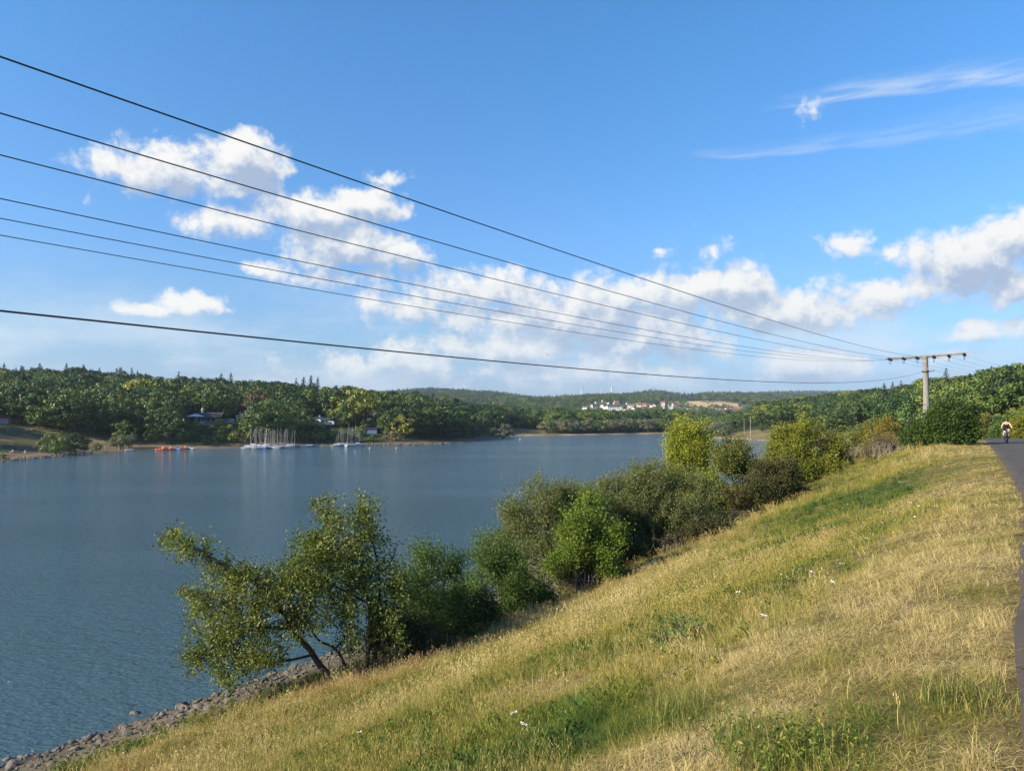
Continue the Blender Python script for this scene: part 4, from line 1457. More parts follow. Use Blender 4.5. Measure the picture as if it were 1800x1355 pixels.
def build_alder():
    rng = np.random.default_rng(77)
    b = hit(604, 1196)
    d0 = b[1]
    root = empty('alder_tree', b)
    B = np.array(b)
    def P(px, py, dd=0.0):
        return above(px, py, d0 + dd) - B
    limbs = [
        [(597, 1202, 0), (578, 1186, 0), (556, 1163, .1), (546, 1140, .1), (528, 1126, 0), (514, 1106, -.1), (505, 1084, -.1), (480, 1050, -.2), (430, 1010, -.3), (380, 985, -.5), (330, 958, -.6), (288, 940, -.7)],
        [(550, 1150, .1), (520, 1158, -.2), (488, 1163, -.4), (445, 1172, -.7), (405, 1190, -.9)],
        [(514, 1106, -.1), (480, 1100, .3), (430, 1110, .4), (380, 1135, .4), (335, 1160, .3)],
        [(505, 1084, 0), (470, 1060, -.6), (420, 1060, -1.0), (360, 1050, -1.2), (320, 1030, -1.2)],
        [(612, 1196, .2), (604, 1160, .3), (588, 1135, .4), (560, 1128, .6), (540, 1095, .8), (540, 1040, .9)],
        [(590, 1138, .4), (606, 1122, .3), (612, 1108, .2), (625, 1060, 0)],
        [(640, 1190, .2), (647, 1150, .2), (652, 1100, .2), (648, 1050, .2), (625, 1010, .1), (600, 975, 0), (580, 945, 0), (565, 900, .1), (560, 872, .1)],
        [(655, 1186, .4), (662, 1130, .5), (668, 1060, .6), (666, 1000, .6), (655, 950, .6), (640, 900, .6)],
        [(666, 1010, .6), (690, 985, .9), (700, 950, 1.0)],
        [(648, 1060, .2), (610, 1040, -.6), (570, 1020, -.9), (545, 980, -1.0)],
        [(665, 1090, .5), (690, 1070, .2), (700, 1040, .1)],
    ]
    rads = [.11, .045, .05, .05, .06, .035, .085, .075, .035, .045, .04]
    pts_all = []
    tr = Geo()
    for i, l in enumerate(limbs):
        pt = smooth_line(np.array([P(*q) for q in l]), len(l) * 4)
        pts_all.append(pt)
        rr = np.linspace(rads[i], rads[i] * .2, len(pt))
        if i in (0, 6, 7):
            tr.tube(pt, rr, 8, 0)
        else:
            g = Geo()
            g.tube(pt, rr, 6, 0)
            link('branch', g.mesh('alder_branch', [M_DARKBARK], True), root)
    link('trunk', tr.mesh('alder_trunk', [M_DARKBARK], True), root)
    allp = np.concatenate([p[len(p) // 3:] for p in pts_all])
    zones_ = [(308, 948, 26, 16, 12), (345, 968, 32, 24, 16), (400, 1000, 52, 30, 26), (375, 1040, 52, 30, 26), (450, 1030, 60, 38, 34), (500, 1040, 55, 45, 30),
              (345, 1045, 30, 20, 10), (380, 1085, 48, 26, 24), (370, 1125, 44, 34, 26), (345, 1158, 30, 22, 14), (430, 1130, 50, 40, 28), (420, 1165, 45, 24, 20), (395, 1195, 18, 16, 10),
              (490, 1090, 50, 40, 24), (560, 1000, 50, 46, 34), (600, 945, 48, 42, 32), (580, 892, 26, 26, 16), (640, 920, 32, 36, 22), (655, 975, 42, 50, 34),
              (620, 1040, 58, 46, 34), (560, 1070, 50, 40, 24), (690, 1000, 24, 44, 18), (680, 1065, 34, 40, 20), (535, 1005, 42, 40, 24), (500, 1015, 36, 26, 18), (530, 975, 34, 30, 18), (600, 1030, 50, 40, 18), (550, 955, 32, 30, 14), (610, 990, 40, 40, 16), (700, 1045, 24, 40, 16), (690, 1125, 32, 30, 16), (625, 1130, 36, 24, 10), (470, 1150, 44, 26, 14), (530, 1100, 40, 30, 14), (650, 880, 20, 16, 6), (540, 945, 20, 24, 8), (640, 1100, 40, 30, 14)]
    st, en, tn = [], [], []
    for (cx, cy, rx, ry, n) in zones_:
        for _ in range(int(n * .95)):
            a, q = rng.uniform(0, 6.28), math.sqrt(rng.uniform(0, 1))
            dd = rng.normal() * .9
            e = P(cx + rx * q * math.cos(a), cy + ry * q * math.sin(a), dd)
            k = np.argmin(((allp - e) ** 2).sum(1))
            v = e - allp[k]
            l = np.linalg.norm(v) + 1e-6
            s0 = e - v / l * min(l, .85) if l > .3 else e - unit(rng.normal(size=3)) * .5
            if l > .9 and rng.random() < .5:
                tw = Geo()
                tr2 = bent(allp[k], s0, 5, .06, rng)
                st_extra.append(tr2)
            st.append(s0)
            en.append(e + unit(v) * .12 + np.array([0, 0, -.03]))
            light = .35 + .30 * (cx < 520) - .1 * (cy > 1090)  # sunlit side painted into leaf colour: paler left and top, darker low
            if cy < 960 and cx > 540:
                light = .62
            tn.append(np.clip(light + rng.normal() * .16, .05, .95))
    G = Geo()
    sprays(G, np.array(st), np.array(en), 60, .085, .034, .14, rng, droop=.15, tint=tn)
    for p in st_extra:
        G.tube(p, np.linspace(.018, .008, 5), 4, 1, cap=False)
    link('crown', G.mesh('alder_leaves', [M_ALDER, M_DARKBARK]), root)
    tag(root, 'leaning many-stemmed alder reaching over the stony shore in front', 'tree')
    return b


st_extra = []
ALDER = build_alder()

# dry stalks and dead twigs at the feet of the shrubs
def dead_brush(px, depth, n, hgt, wid, label, seed, mat=None):
    rng = np.random.default_rng(seed)
    p = at(px, depth)
    root = empty('dead_brush', p)
    G = Geo()
    for _ in range(n):
        b = np.array([rng.normal() * wid, rng.normal() * wid * .6, -.1])
        e = b + np.array([rng.normal() * .35 * hgt, rng.normal() * .3 * hgt, hgt * rng.uniform(.5, 1.1)])
        P_ = bent(b, e, 6, rng.uniform(-.05, .12), rng)
        G.tube(P_, np.linspace(.016, .004, 6), 4, 0, cap=False)
        for _ in range(3):
            q = P_[rng.integers(2, 6)]
            G.tube(bent(q, q + rng.normal(size=3) * .3 * hgt * np.array([1, 1, .6]), 4, 0, rng), [.007, .006, .004, .002], 3, 0, cap=False)
    link('twig', G.mesh('dead_brush', [mat or M_TWIG]), root)
    tag(root, label, 'brush')


M_DEADW = plain('dead_grey_wood', (.24, .20, .16), .95, var=.3, spec=.1)
dead_brush(985, 34, 60, 1.7, .8, 'grey dead branches at the foot of the large grey-olive willow', 1, M_DEADW)
dead_brush(1190, 38, 40, 1.0, .7, 'brown dead stalks under the broad dark-sided willow', 2, M_TWIG)
dead_brush(1568, 52, 55, 1.1, .9, 'grey dead twigs on top of the brown bramble bush', 3, M_DEADW)
dead_brush(690, 23.5, 50, 1.2, .7, 'dark dry stalks at the grass edge right of the alder trunks', 4, M_TWIG)
# ------------------------------------------------------------------ concrete line pole and its wires
M_CONC = plain('weathered_concrete', (.195, .185, .168), .9, var=.3, scale=5, bump=.4, spec=.2)
M_INSUL = plain('dark_insulator', (.035, .03, .03), .35, var=.2)
M_WIRE = plain('dark_wire', (.020, .022, .026), .6, var=.1)
M_STEEL = plain('dull_steel', (.10, .10, .10), .5, metal=.7, var=.2)
POLE_D, POLE_DD = 58.0, 1.6
WIRES = [[(0, 97), (288.6, 200), (438, 250.6), (712.6, 350), (800, 380.8), (1122.5, 488), (1350, 560.5)],
         [(0, 199), (100, 229), (522, 345.8), (700, 407), (800, 436), (1061, 513), (1350, 584.4)],
         [(0, 268), (100, 295.3), (485, 396), (700, 449.7), (800, 475.4), (1061, 539.6), (1350, 599)],
         [(0, 345), (100, 367), (450, 443), (700, 496), (800, 517), (1061, 570), (1350, 613.6)],
         [(0, 380), (100, 400), (450, 469.5), (700, 516.5), (800, 535), (1061, 583), (1350, 620)],
         [(0, 410), (100, 428), (450, 494.4), (700, 535), (800, 551.6), (1061, 594), (1350, 627)],
         [(0, 542), (100, 553), (450, 597.5), (714.5, 619), (1061, 654.5), (1350, 671), (1450, 673), (1546, 667.5)]]
ATT = [(1695, 623), (1668, 625.5), (1641.6, 627.3), (1612.4, 629), (1588.5, 630.2), (1564.5, 631.5)]


def build_pole():
    base = at(1628.5, POLE_D)
    top = above(1622.5, 626, POLE_D)
    c = np.array([base[0], base[1]])
    root = empty('line_pole', (c[0], c[1], base[2]))
    H = top[2] - base[2]
    g = Geo()
    g.lathe([(.27, -.4), (.265, 0), (.19, H - .05), (.19, H), (.01, H + .01)], 18)
    link('shaft', g.mesh('pole_shaft', [M_CONC], True), root)
    O = np.array([c[0], c[1], base[2]])
    L = above(1557, 631, POLE_D + POLE_DD) - O
    R = above(1699, 621.5, POLE_D - POLE_DD) - O
    mid = (L + R) / 2 * .5 + np.array([0, 0, H - .06]) * .5
    ax = (R - L) / np.linalg.norm(R - L)
    for nm, e in (('left', L), ('right', R)):
        g = Geo()
        p = np.stack([mid * (1 - t) + e * t for t in np.linspace(0, 1, 5)])
        p[:, 2] += .03
        g.tube(p, np.linspace(.105, .065, 5), 8)
        link('crossarm', g.mesh('pole_crossarm', [M_CONC]), root)
    d = np.array([ax[1], -ax[0], 0]); d /= np.linalg.norm(d)
    if d[1] > 0:
        d = -d                                                     # towards the near span (left, towards the camera)
    ends = []
    ins = None
    for i, (px, py) in enumerate(ATT):
        k = (px - 1628) / 67.
        A = above(px, py, POLE_D - POLE_DD * k) - O
        for s in (1, -1):
            q = A + d * s * .16
            e = A + d * s * .72 + np.array([0, 0, -.03])
            g = Geo()
            prof = []
            for t in np.linspace(0, 1, 9):
                prof.append(q * (1 - t) + e * t)
            g.tube(np.array(prof), np.array([.04, .10, .06, .115, .07, .115, .07, .10, .03]), 8)
            link('insulator', g.mesh('pole_insulator', [M_INSUL]), root)
            if s == 1:
                ends.append(e + O)
        u = np.linspace(-1, 1, 13)
        P_ = A[None] + d[None] * (u * .70)[:, None] + np.array([0, 0, 1.0])[None] * (-.42 * (1 - np.abs(u) ** 2.6))[:, None]
        g = Geo(); g.tube(P_, .014, 4)
        link('jumper', g.mesh('pole_jumper', [M_WIRE]), root)
    zc = above(1625, 653, POLE_D)[2] - base[2]
    g = Geo(); g.lathe([(.24, -.05), (.275, -.05), (.275, .05), (.24, .05)], 16, c=(0, 0, zc)); link('clamp_band', g.mesh('pole_band', [M_STEEL], True), root)
    g = Geo(); g.tube([(0.2, 0, zc), (.58, -.1, zc + .04), (.62, -.1, zc + .10)], [.03, .03, .05], 6); link('bracket', g.mesh('pole_bracket', [M_STEEL]), root)
    g = Geo(); g.box((-.02, -.27, H - 1.0), (.16, .02, .22)); link('number_plate', g.mesh('pole_plate', [M_GREYM]), root)
    tag(root, 'tapered concrete power line pole with a long crossarm', 'power pole')

    names = ['highest wire of the six on the crossarm, nearest overhead', 'second wire from the top of the six on the crossarm', 'third wire from the top of the six on the crossarm',
             'fourth wire from the top of the six on the crossarm', 'fifth wire from the top of the six on the crossarm', 'lowest wire of the six on the crossarm',
             'thick separate cable hanging lowest across the picture, clamped to the pole shaft']
    dh = d[:2]
    for i, w in enumerate(WIRES):
        A = ends[i] if i < 6 else O + np.array([-.25, -.12, zc])
        rows, rhs = [], []
        for px, py in w:
            r = ray(px, py); r = r / r[1]
            t = (r[0] * A[1] - A[0]) / (dh[0] - r[0] * dh[1])
            z = CAM_Z + r[2] * (A[1] + dh[1] * t)
            rows.append([t, t * t]); rhs.append(z - A[2])
        (b, c2), *_ = np.linalg.lstsq(np.array(rows), np.array(rhs), rcond=None)
        t = np.linspace(0, 104, 70)
        P_ = np.stack([A[0] + dh[0] * t, A[1] + dh[1] * t, A[2] + b * t + c2 * t * t], 1)
        # the span on towards the hill on the right
        A2 = A - np.append(d[:2], 0) * (1.44 if i < 6 else -.3)
        if i == 6:
            A2 = O + np.array([.6, -.1, zc + .08])
        B2 = above(2010 + (A[0] - O[0]) * 14, 652 if i < 6 else 706, 130)
        u = np.linspace(0, 1, 24)[:, None]
        P2 = A2 * (1 - u) + B2 * u + np.array([0, 0, -1]) * 4 * u * (1 - u) * (2.0 if i < 6 else 1.5)
        g = Geo()
        g.tube(P_, .0052 if i < 6 else .0092, 5)
        g.tube(P2, .006, 4)
        tag(link('power_line' if i < 6 else 'overhead_cable', g.mesh('wire', [M_WIRE])), names[i], 'wire', 'wires strung from the concrete pole')


build_pole()


def thin_pole(px, py_top, depth, r, label):
    p = at(px, depth)
    H = above(px, py_top, depth)[2] - p[2]
    root = empty('wooden_pole', p)
    g = Geo(); g.tube([(0, 0, -.5), (0, 0, H * .5), (0, 0, H)], [r, r * .9, r * .7], 8); link('shaft', g.mesh('wood_pole', [plain('pale_pole_wood', (.33, .27, .21), .9)]), root)
    g = Geo(); g.box((0, 0, H - .35), (1.2, .12, .14)); link('crossarm', g.mesh('wood_arm', [M_CONC]), root)
    tag(root, label, 'pole')


thin_pole(1307.5, 735, 392, .10, 'thinner left one of two bare poles on the far right meadow')
thin_pole(1318.5, 732, 375, .13, 'taller right one of two bare poles on the far right meadow')


# ------------------------------------------------------------------ boats and the far beach
def shore_depth(px, lo=120, hi=520):
    y = np.linspace(lo, hi, 1600)
    sd = lake_sd((px - 900) / F_PX * y, y)
    k = np.argmax(sd > 0)
    return y[k]


M_HULLW = plain('white_hull', (.44, .44, .43), .35, var=.05)
M_HULLB = plain('blue_hull', (.07, .17, .38), .4, var=.1)
M_HULLR = plain('red_brown_hull', (.30, .10, .06), .4, var=.1)
M_MAST = plain('mast_alloy', (.27, .27, .28), .4, metal=.3, var=.1)
M_COVW = plain('pale_boom_cover', (.66, .66, .62), .8)
M_COVB = plain('blue_boom_cover', (.06, .13, .30), .8)
M_ORANGE = plain('orange_plastic', (.48, .12, .05), .45, var=.08)
M_BLUEP = plain('blue_plastic', (.08, .30, .62), .45, var=.08)


def hull_geo(L, W, H):
    g = Geo()
    V = []
    st = [(-.5, .62, 1.0), (-.25, .92, .96), (.05, 1.0, .96), (.3, .72, 1.02), (.5, .06, 1.18)]
    for x, w, h in st:
        V += [(x * L, -w * W / 2, h * H), (x * L, -w * W * .38, .25 * H), (x * L, 0, -.1 * H), (x * L, w * W * .38, .25 * H), (x * L, w * W / 2, h * H), (x * L, 0, h * H + .06)]
    Q = []
    for i in range(len(st) - 1):
        for j in range(6):
            Q.append((i * 6 + j, i * 6 + (j + 1) % 6, i * 6 + 6 + (j + 1) % 6, i * 6 + 6 + j))
    Q += [(0, 1, 2, 5), (5, 2, 3, 4)]
    g.add(V, Q)
    return g


HULLS = [hull_geo(5.4, 2.0, .75).mesh('dinghy_hull', [m]) for m in (M_HULLW, M_HULLW, M_HULLW, M_HULLB, M_HULLR)]


def build_boats():
    rs = random.Random(3)
    mast = Geo(); mast.tube([(0, 0, .5), (0, 0, 4), (0, 0, 7.6)], [.07, .06, .04], 6); mast = mast.mesh('dinghy_mast', [M_MAST])
    boomw, boomb = [], []
    for mt in (M_COVW, M_COVB):
        b = Geo(); b.tube([(.0, 0, 1.25), (-1.0, 0, 1.3), (-2.3, 0, 1.28)], [.10, .17, .08], 6); boomw.append(b.mesh('dinghy_boom', [mt]))
    stay = Geo(); stay.tube([(2.5, 0, .9), (0, 0, 7.4)], .02, 3); stay.tube([(-2.5, 0, .8), (0, 0, 7.5)], .02, 3); stay = stay.mesh('dinghy_stays', [M_MAST])
    spread = Geo(); spread.tube([(0, -.55, 4.6), (0, 0, 4.7), (0, .55, 4.6)], .03, 4); spread = spread.mesh('dinghy_spreader', [M_MAST])
    names = {0: 'white', 1: 'white', 2: 'white', 3: 'blue', 4: 'red-brown'}
    def boat(px, off, hk, cov, rz, sc, grp):
        d = shore_depth(px, 200, 330) - off
        x = (px - 900) / F_PX * d
        root = empty('sailing_dinghy', (x, d, -.12), rz)
        root.scale = (sc, sc, sc)
        link('hull', HULLS[hk], root); link('mast', mast, root, (.5, 0, 0)); link('boom', boomw[cov], root, (.5, 0, 0)); link('stays', stay, root, (.5, 0, 0)); link('spreader', spread, root, (.5, 0, 0))
        tag(root, '%s-hulled sailing dinghy with a %s boom cover in the %s' % (names[hk], 'blue' if cov else 'pale', grp), 'sailing boat', 'sailing dinghies in the ' + grp)
    for k in range(23):
        boat(438 + 80 * (k + rs.uniform(.15, .85)) / 23, rs.choice([3.5, 8.5, 13]) + rs.uniform(-1, 1), rs.choice([0, 0, 1, 1, 2, 3, 4]), rs.choice([0, 0, 1]), rs.uniform(-.5, .5) + rs.choice([0, 3.14, 1.2]), rs.uniform(.78, 1.0), 'larger left cluster')
    for k in range(11):
        boat(592 + 42 * (k + rs.uniform(.15, .85)) / 11, rs.choice([3, 6.5]) + rs.uniform(-1, 1), rs.choice([0, 0, 1, 2, 3]), rs.choice([0, 0, 1]), rs.uniform(-.5, .5) + rs.choice([0, 3.14, 1.2]), rs.uniform(.75, .98), 'smaller right cluster')
    # floating jetties
    for a, b, lab in ((432, 522, 'long low floating jetty among the larger cluster of dinghies'), (586, 640, 'short floating jetty among the smaller cluster of dinghies'), (519, 560, 'thin dark jetty between the two dinghy clusters')):
        d0, d1 = shore_depth(a, 200, 330) - (6 if b != 560 else 3), shore_depth(b, 200, 330) - (6 if b != 560 else 3)
        p0 = np.array([(a - 900) / F_PX * d0, d0]); p1 = np.array([(b - 900) / F_PX * d1, d1])
        l = np.linalg.norm(p1 - p0); rz = math.atan2(p1[1] - p0[1], p1[0] - p0[0])
        root = empty('floating_jetty', (*((p0 + p1) / 2), 0), rz)
        g = Geo(); g.box((0, 0, .28), (l, 1.3, .12)); link('deck', g.mesh('jetty_deck', [plain('jetty_planks', (.16, .13, .10), .9)]), root)
        fg = Geo(); fg.box((0, 0, .05), (1.6, 1.1, .34)); fm = fg.mesh('jetty_float', [M_GREYM])
        for q in np.linspace(-.45, .45, 6):
            link('float', fm, root, (q * l, 0, 0))
        tag(root, lab, 'jetty')
    # rowing boat
    d = shore_depth(546, 200, 330) - 5
    root = empty('rowing_boat', ((546 - 900) / F_PX * d, d, -.1), .2)
    link('hull', hull_geo(4.6, 1.6, .6).mesh('row_hull', [M_HULLB]), root)
    g = Geo(); g.box((-.2, 0, .72), (2.4, 1.3, .25)); link('cover', g.mesh('row_cover', [M_HULLW]), root)
    tag(root, 'small blue and white boat moored alone between the dinghy clusters', 'boat')
    # pedal boats
    def pedal(px, off, m, label, rz):
        d = shore_depth(px, 180, 330) - off
        root = empty('pedal_boat', ((px - 900) / F_PX * d, d, -.05), rz)
        root.scale = (.85, .8, .8)
        for y in (-.55, .55):
            g = Geo(); g.tube([(-1.5, y, .2), (-1.2, y, .2), (1.1, y, .2), (1.65, y, .35)], [.12, .3, .3, .06], 8); link('float', g.mesh('pedal_float', [m]), root)
        g = Geo(); g.box((0, 0, .5), (2.2, 1.3, .14)); link('deck', g.mesh('pedal_deck', [m]), root)
        sg = Geo(); sg.box((-.3, 0, .72), (.5, .5, .28)); sg.box((-.55, 0, 1.0), (.12, .5, .6)); sm = sg.mesh('pedal_seat', [m])
        for y in (-.32, .32):
            link('seat', sm, root, (0, y, 0))
        tag(root, label, 'pedal boat', 'pedal boats on the left shore')
    for px, off, m, lab, rz in ((283, 3, M_ORANGE, 'orange pedal boat, leftmost of the moored row', .2), (290, 4.5, M_ORANGE, 'orange pedal boat, second from the left in the moored row', 1.2),
                                (297, 3.5, M_ORANGE, 'orange pedal boat in the middle of the moored row', .4), (304, 4.5, M_ORANGE, 'orange pedal boat just left of the white one', 1.0),
                                (308, 2.5, M_HULLW, 'white pedal boat between the orange ones and the blue one', .3), (314, 3.5, M_BLUEP, 'blue pedal boat in the moored row', .1),
                                (323, 4, M_ORANGE, 'orange pedal boat right of the blue one, nearer its left', .6), (329, 3.5, M_ORANGE, 'orange pedal boat, rightmost orange one of the row', 1.3), (337, 3, M_HULLW, 'white pedal boat at the right end of the moored row', .1),
                                (229, -2, M_HULLW, 'white pedal boat pulled up alone on the beach', .5)):
        pedal(px, off, m, lab, rz)
    def buoy(px, py, r, label):
        d = CAM_Z * F_PX / (py - HORIZON)
        g = Geo(); g.lathe([(.01, -.3 * r), (.8 * r, 0), (r, .4 * r), (.75 * r, .95 * r), (.18 * r, 1.2 * r), (.15 * r, 2.1 * r), (.01, 2.15 * r)], 12)
        o = link('buoy', g.mesh('buoy', [M_HULLW], True), None, ((px - 900) / F_PX * d, d, 0))
        tag(o, label, 'buoy')
    buoy(650.5, 788, .28, 'white buoy just right of the smaller dinghy cluster')
    buoy(625, 793.5, .2, 'small white buoy in the water below the smaller dinghy cluster')
    buoy(697, 788, .24, 'white buoy farthest right, off the wooded shore')
    buoy(914, 772, .3, 'white buoy off the tip of the wooded spit')


build_boats()


def skin_body(name, V, E, R, mat, parent, sub=1):
    me = bpy.data.meshes.new(name)
    me.from_pydata([tuple(v) for v in V], E, [])
    me.materials.append(mat)
    o = link(name, me, parent)
    o.modifiers.new('skin', 'SKIN')
    sv = me.skin_vertices[0].data
    for i, r in enumerate(R):
        sv[i].radius = (r, r) if not isinstance(r, tuple) else r
        sv[i].use_root = (i == 0)
    if sub:
        md = o.modifiers.new('smooth', 'SUBSURF')
        md.levels = sub
        md.render_levels = sub
    return o


M_SKIN = plain('skin', (.55, .32, .22), .6, var=.05)
M_BLACKC = plain('black_cloth', (.015, .015, .018), .9, var=.1)
M_REDC = plain('red_cloth', (.45, .03, .03), .85, var=.1)
M_WHITEC = plain('white_cloth', (.75, .74, .70), .9, var=.05)
M_BLUEC = plain('blue_cloth', (.07, .12, .30), .9, var=.1)
M_HAIR = plain('dark_brown_hair', (.035, .020, .014), .7, var=.2)
M_TYRE = plain('tyre_rubber_black', (.018, .018, .018), .85, var=.1)


def standing_person(px, depth, top, bottom, label, rz=0.0, seated=False):
    p = at(px, depth)
    root = empty('person', p, rz)
    k = 0.62 if seated else 1.0
    hip = .92 * (.15 if seated else 1)
    V = [(0, 0, hip), (0, 0, hip + .28), (0, 0, hip + .50), (0, 0, hip + .60), (0, -.01, hip + .74),
         (-.18, 0, hip + .48), (-.24, -.04, hip + .22), (-.24, -.10, hip + .0), (.18, 0, hip + .48), (.24, -.04, hip + .22), (.24, -.10, hip + .0)]
    if seated:
        V += [(-.1, -.42, .35), (-.12, -.75, .06), (.1, -.42, .32), (.12, -.75, .06)]
    else:
        V += [(-.09, -.02, .48), (-.10, 0, .06), (.09, .02, .48), (.10, .02, .06)]
    E_ = [(0, 1), (1, 2), (2, 3), (3, 4), (2, 5), (5, 6), (6, 7), (2, 8), (8, 9), (9, 10), (0, 11), (11, 12), (0, 13), (13, 14)]
    skin_body('body', V, E_, [.13, .12, .13, .06, .10, .06, .045, .035, .06, .045, .035, .08, .05, .08, .05], M_SKIN, root)
    if top:
        skin_body('shirt', [(0, 0, hip + .05), (0, 0, hip + .28), (0, 0, hip + .50)], [(0, 1), (1, 2)], [.145, .135, .15], top, root)
    skin_body('trousers', [(0, 0, hip - .02), (0, 0, hip + .10)], [(0, 1)], [.15, .14], bottom, root)
    g = Geo(); g.lathe([(.01, hip + .87), (.08, hip + .84), (.115, hip + .76), (.11, hip + .70)], 8, c=(0, .02, 0)); link('hair', g.mesh('hair_cap', [M_HAIR]), root)
    tag(root, label, 'person')


standing_person(187.5, 222, M_BLUEC, M_BLACKC, 'standing person in a blue shirt on the left shore', .3)
standing_person(47, 196, M_WHITEC, M_BLUEC, 'person in a white top sitting on the beach path', .6, True)
standing_person(25, 193, M_BLACKC, M_BLACKC, 'person in dark clothes sitting at the far left of the beach', -.4, True)
standing_person(14, 231, M_REDC, M_BLACKC, 'standing person in a red top under the trees at the far left', 0)
standing_person(77, 214, None, M_BLUEC, 'bare-chested person sitting on the lawn left of the two round bushes', .5, True)
standing_person(211, 228, None, M_REDC, 'bare-chested person in red shorts standing near the beached pedal boat', .8)


def beach_things():
    wood = plain('pale_bench_wood', (.42, .32, .18), .85)
    for px, d, rz, lab in ((54, 238, .1, 'pale wooden picnic table at the top of the beach lawn'), (68, 211, .3, 'grey wooden picnic table in front of the two round bushes')):
        root = empty('picnic_table', at(px, d), rz)
        g = Geo(); g.box((0, 0, .75), (2.2, .8, .07)); link('tabletop', g.mesh('picnic_top', [wood]), root)
        b = Geo(); b.box((0, 0, .45), (2.2, .32, .06)); bm_ = b.mesh('picnic_bench', [wood])
        for y in (-.75, .75):
            link('bench', bm_, root, (0, y, 0))
        l = Geo(); l.tube([(0, -.75, 0), (0, -.25, .74)], .05, 4); l.tube([(0, .75, 0), (0, .25, .74)], .05, 4); l.box((0, 0, .42), (.07, 1.5, .08)); lm_ = l.mesh('picnic_leg', [wood])
        for x in (-.8, .8):
            link('leg', lm_, root, (x, 0, 0))
        tag(root, lab, 'picnic table')
    root = empty('kiosk', at(8, 246), .1)
    root.scale = (.55, .7, .8)
    g = Geo(); g.box((0, .8, 1.2), (5, 2.4, 2.4)); link('body', g.mesh('kiosk_body', [M_GREYW]), root)
    g = Geo()
    P_ = [(-2.8, -1.6, 2.3), (2.8, -1.6, 2.3), (2.8, 2.1, 3.1), (-2.8, 2.1, 3.1)]
    g.add(P_ + [(a, b, c + .12) for a, b, c in P_], [(0, 3, 2, 1), (4, 5, 6, 7), (0, 1, 5, 4), (1, 2, 6, 5), (2, 3, 7, 6), (3, 0, 4, 7)])
    link('awning', g.mesh('kiosk_awning', [plain('faded_red_canvas', (.22, .035, .05), .8)]), root)
    tag(root, 'small kiosk with a faded red awning under trees at the far left', 'kiosk')
    for i, (px, d, h, t, lab) in enumerate(((100, 199, 6.0, .5, 'rounded olive bush on the left beach, left of a pair'), (133, 203, 5.6, .22, 'rounded dark bush on the left beach, right of a pair'),
                                            (172, 219, 2.6, .45, 'low green bush on the beach right of the pair of rounded bushes'), (214, 233, 4.4, .55, 'pale rounded bush near the waterline left of the pedal boats'),
                                            (228, 240, 4.8, .35, 'pale rounded bush left of the pedal boats, right of a pair'), (8, 176, 1.4, .5, 'low bright green bush at the left picture edge by the water'))):
        p = at(px, d)
        o = link('beach_bush', ROUND_BUSH[3 if i in (3, 4) else i % 3], None, p - np.array([0, 0, .2]))
        o.scale = (h * 1.18, h * 1.0, h * 1.1); o.rotation_euler = (0, 0, i * 1.3)
        o['tint'] = t
        tag(o, lab, 'bush')


beach_things()


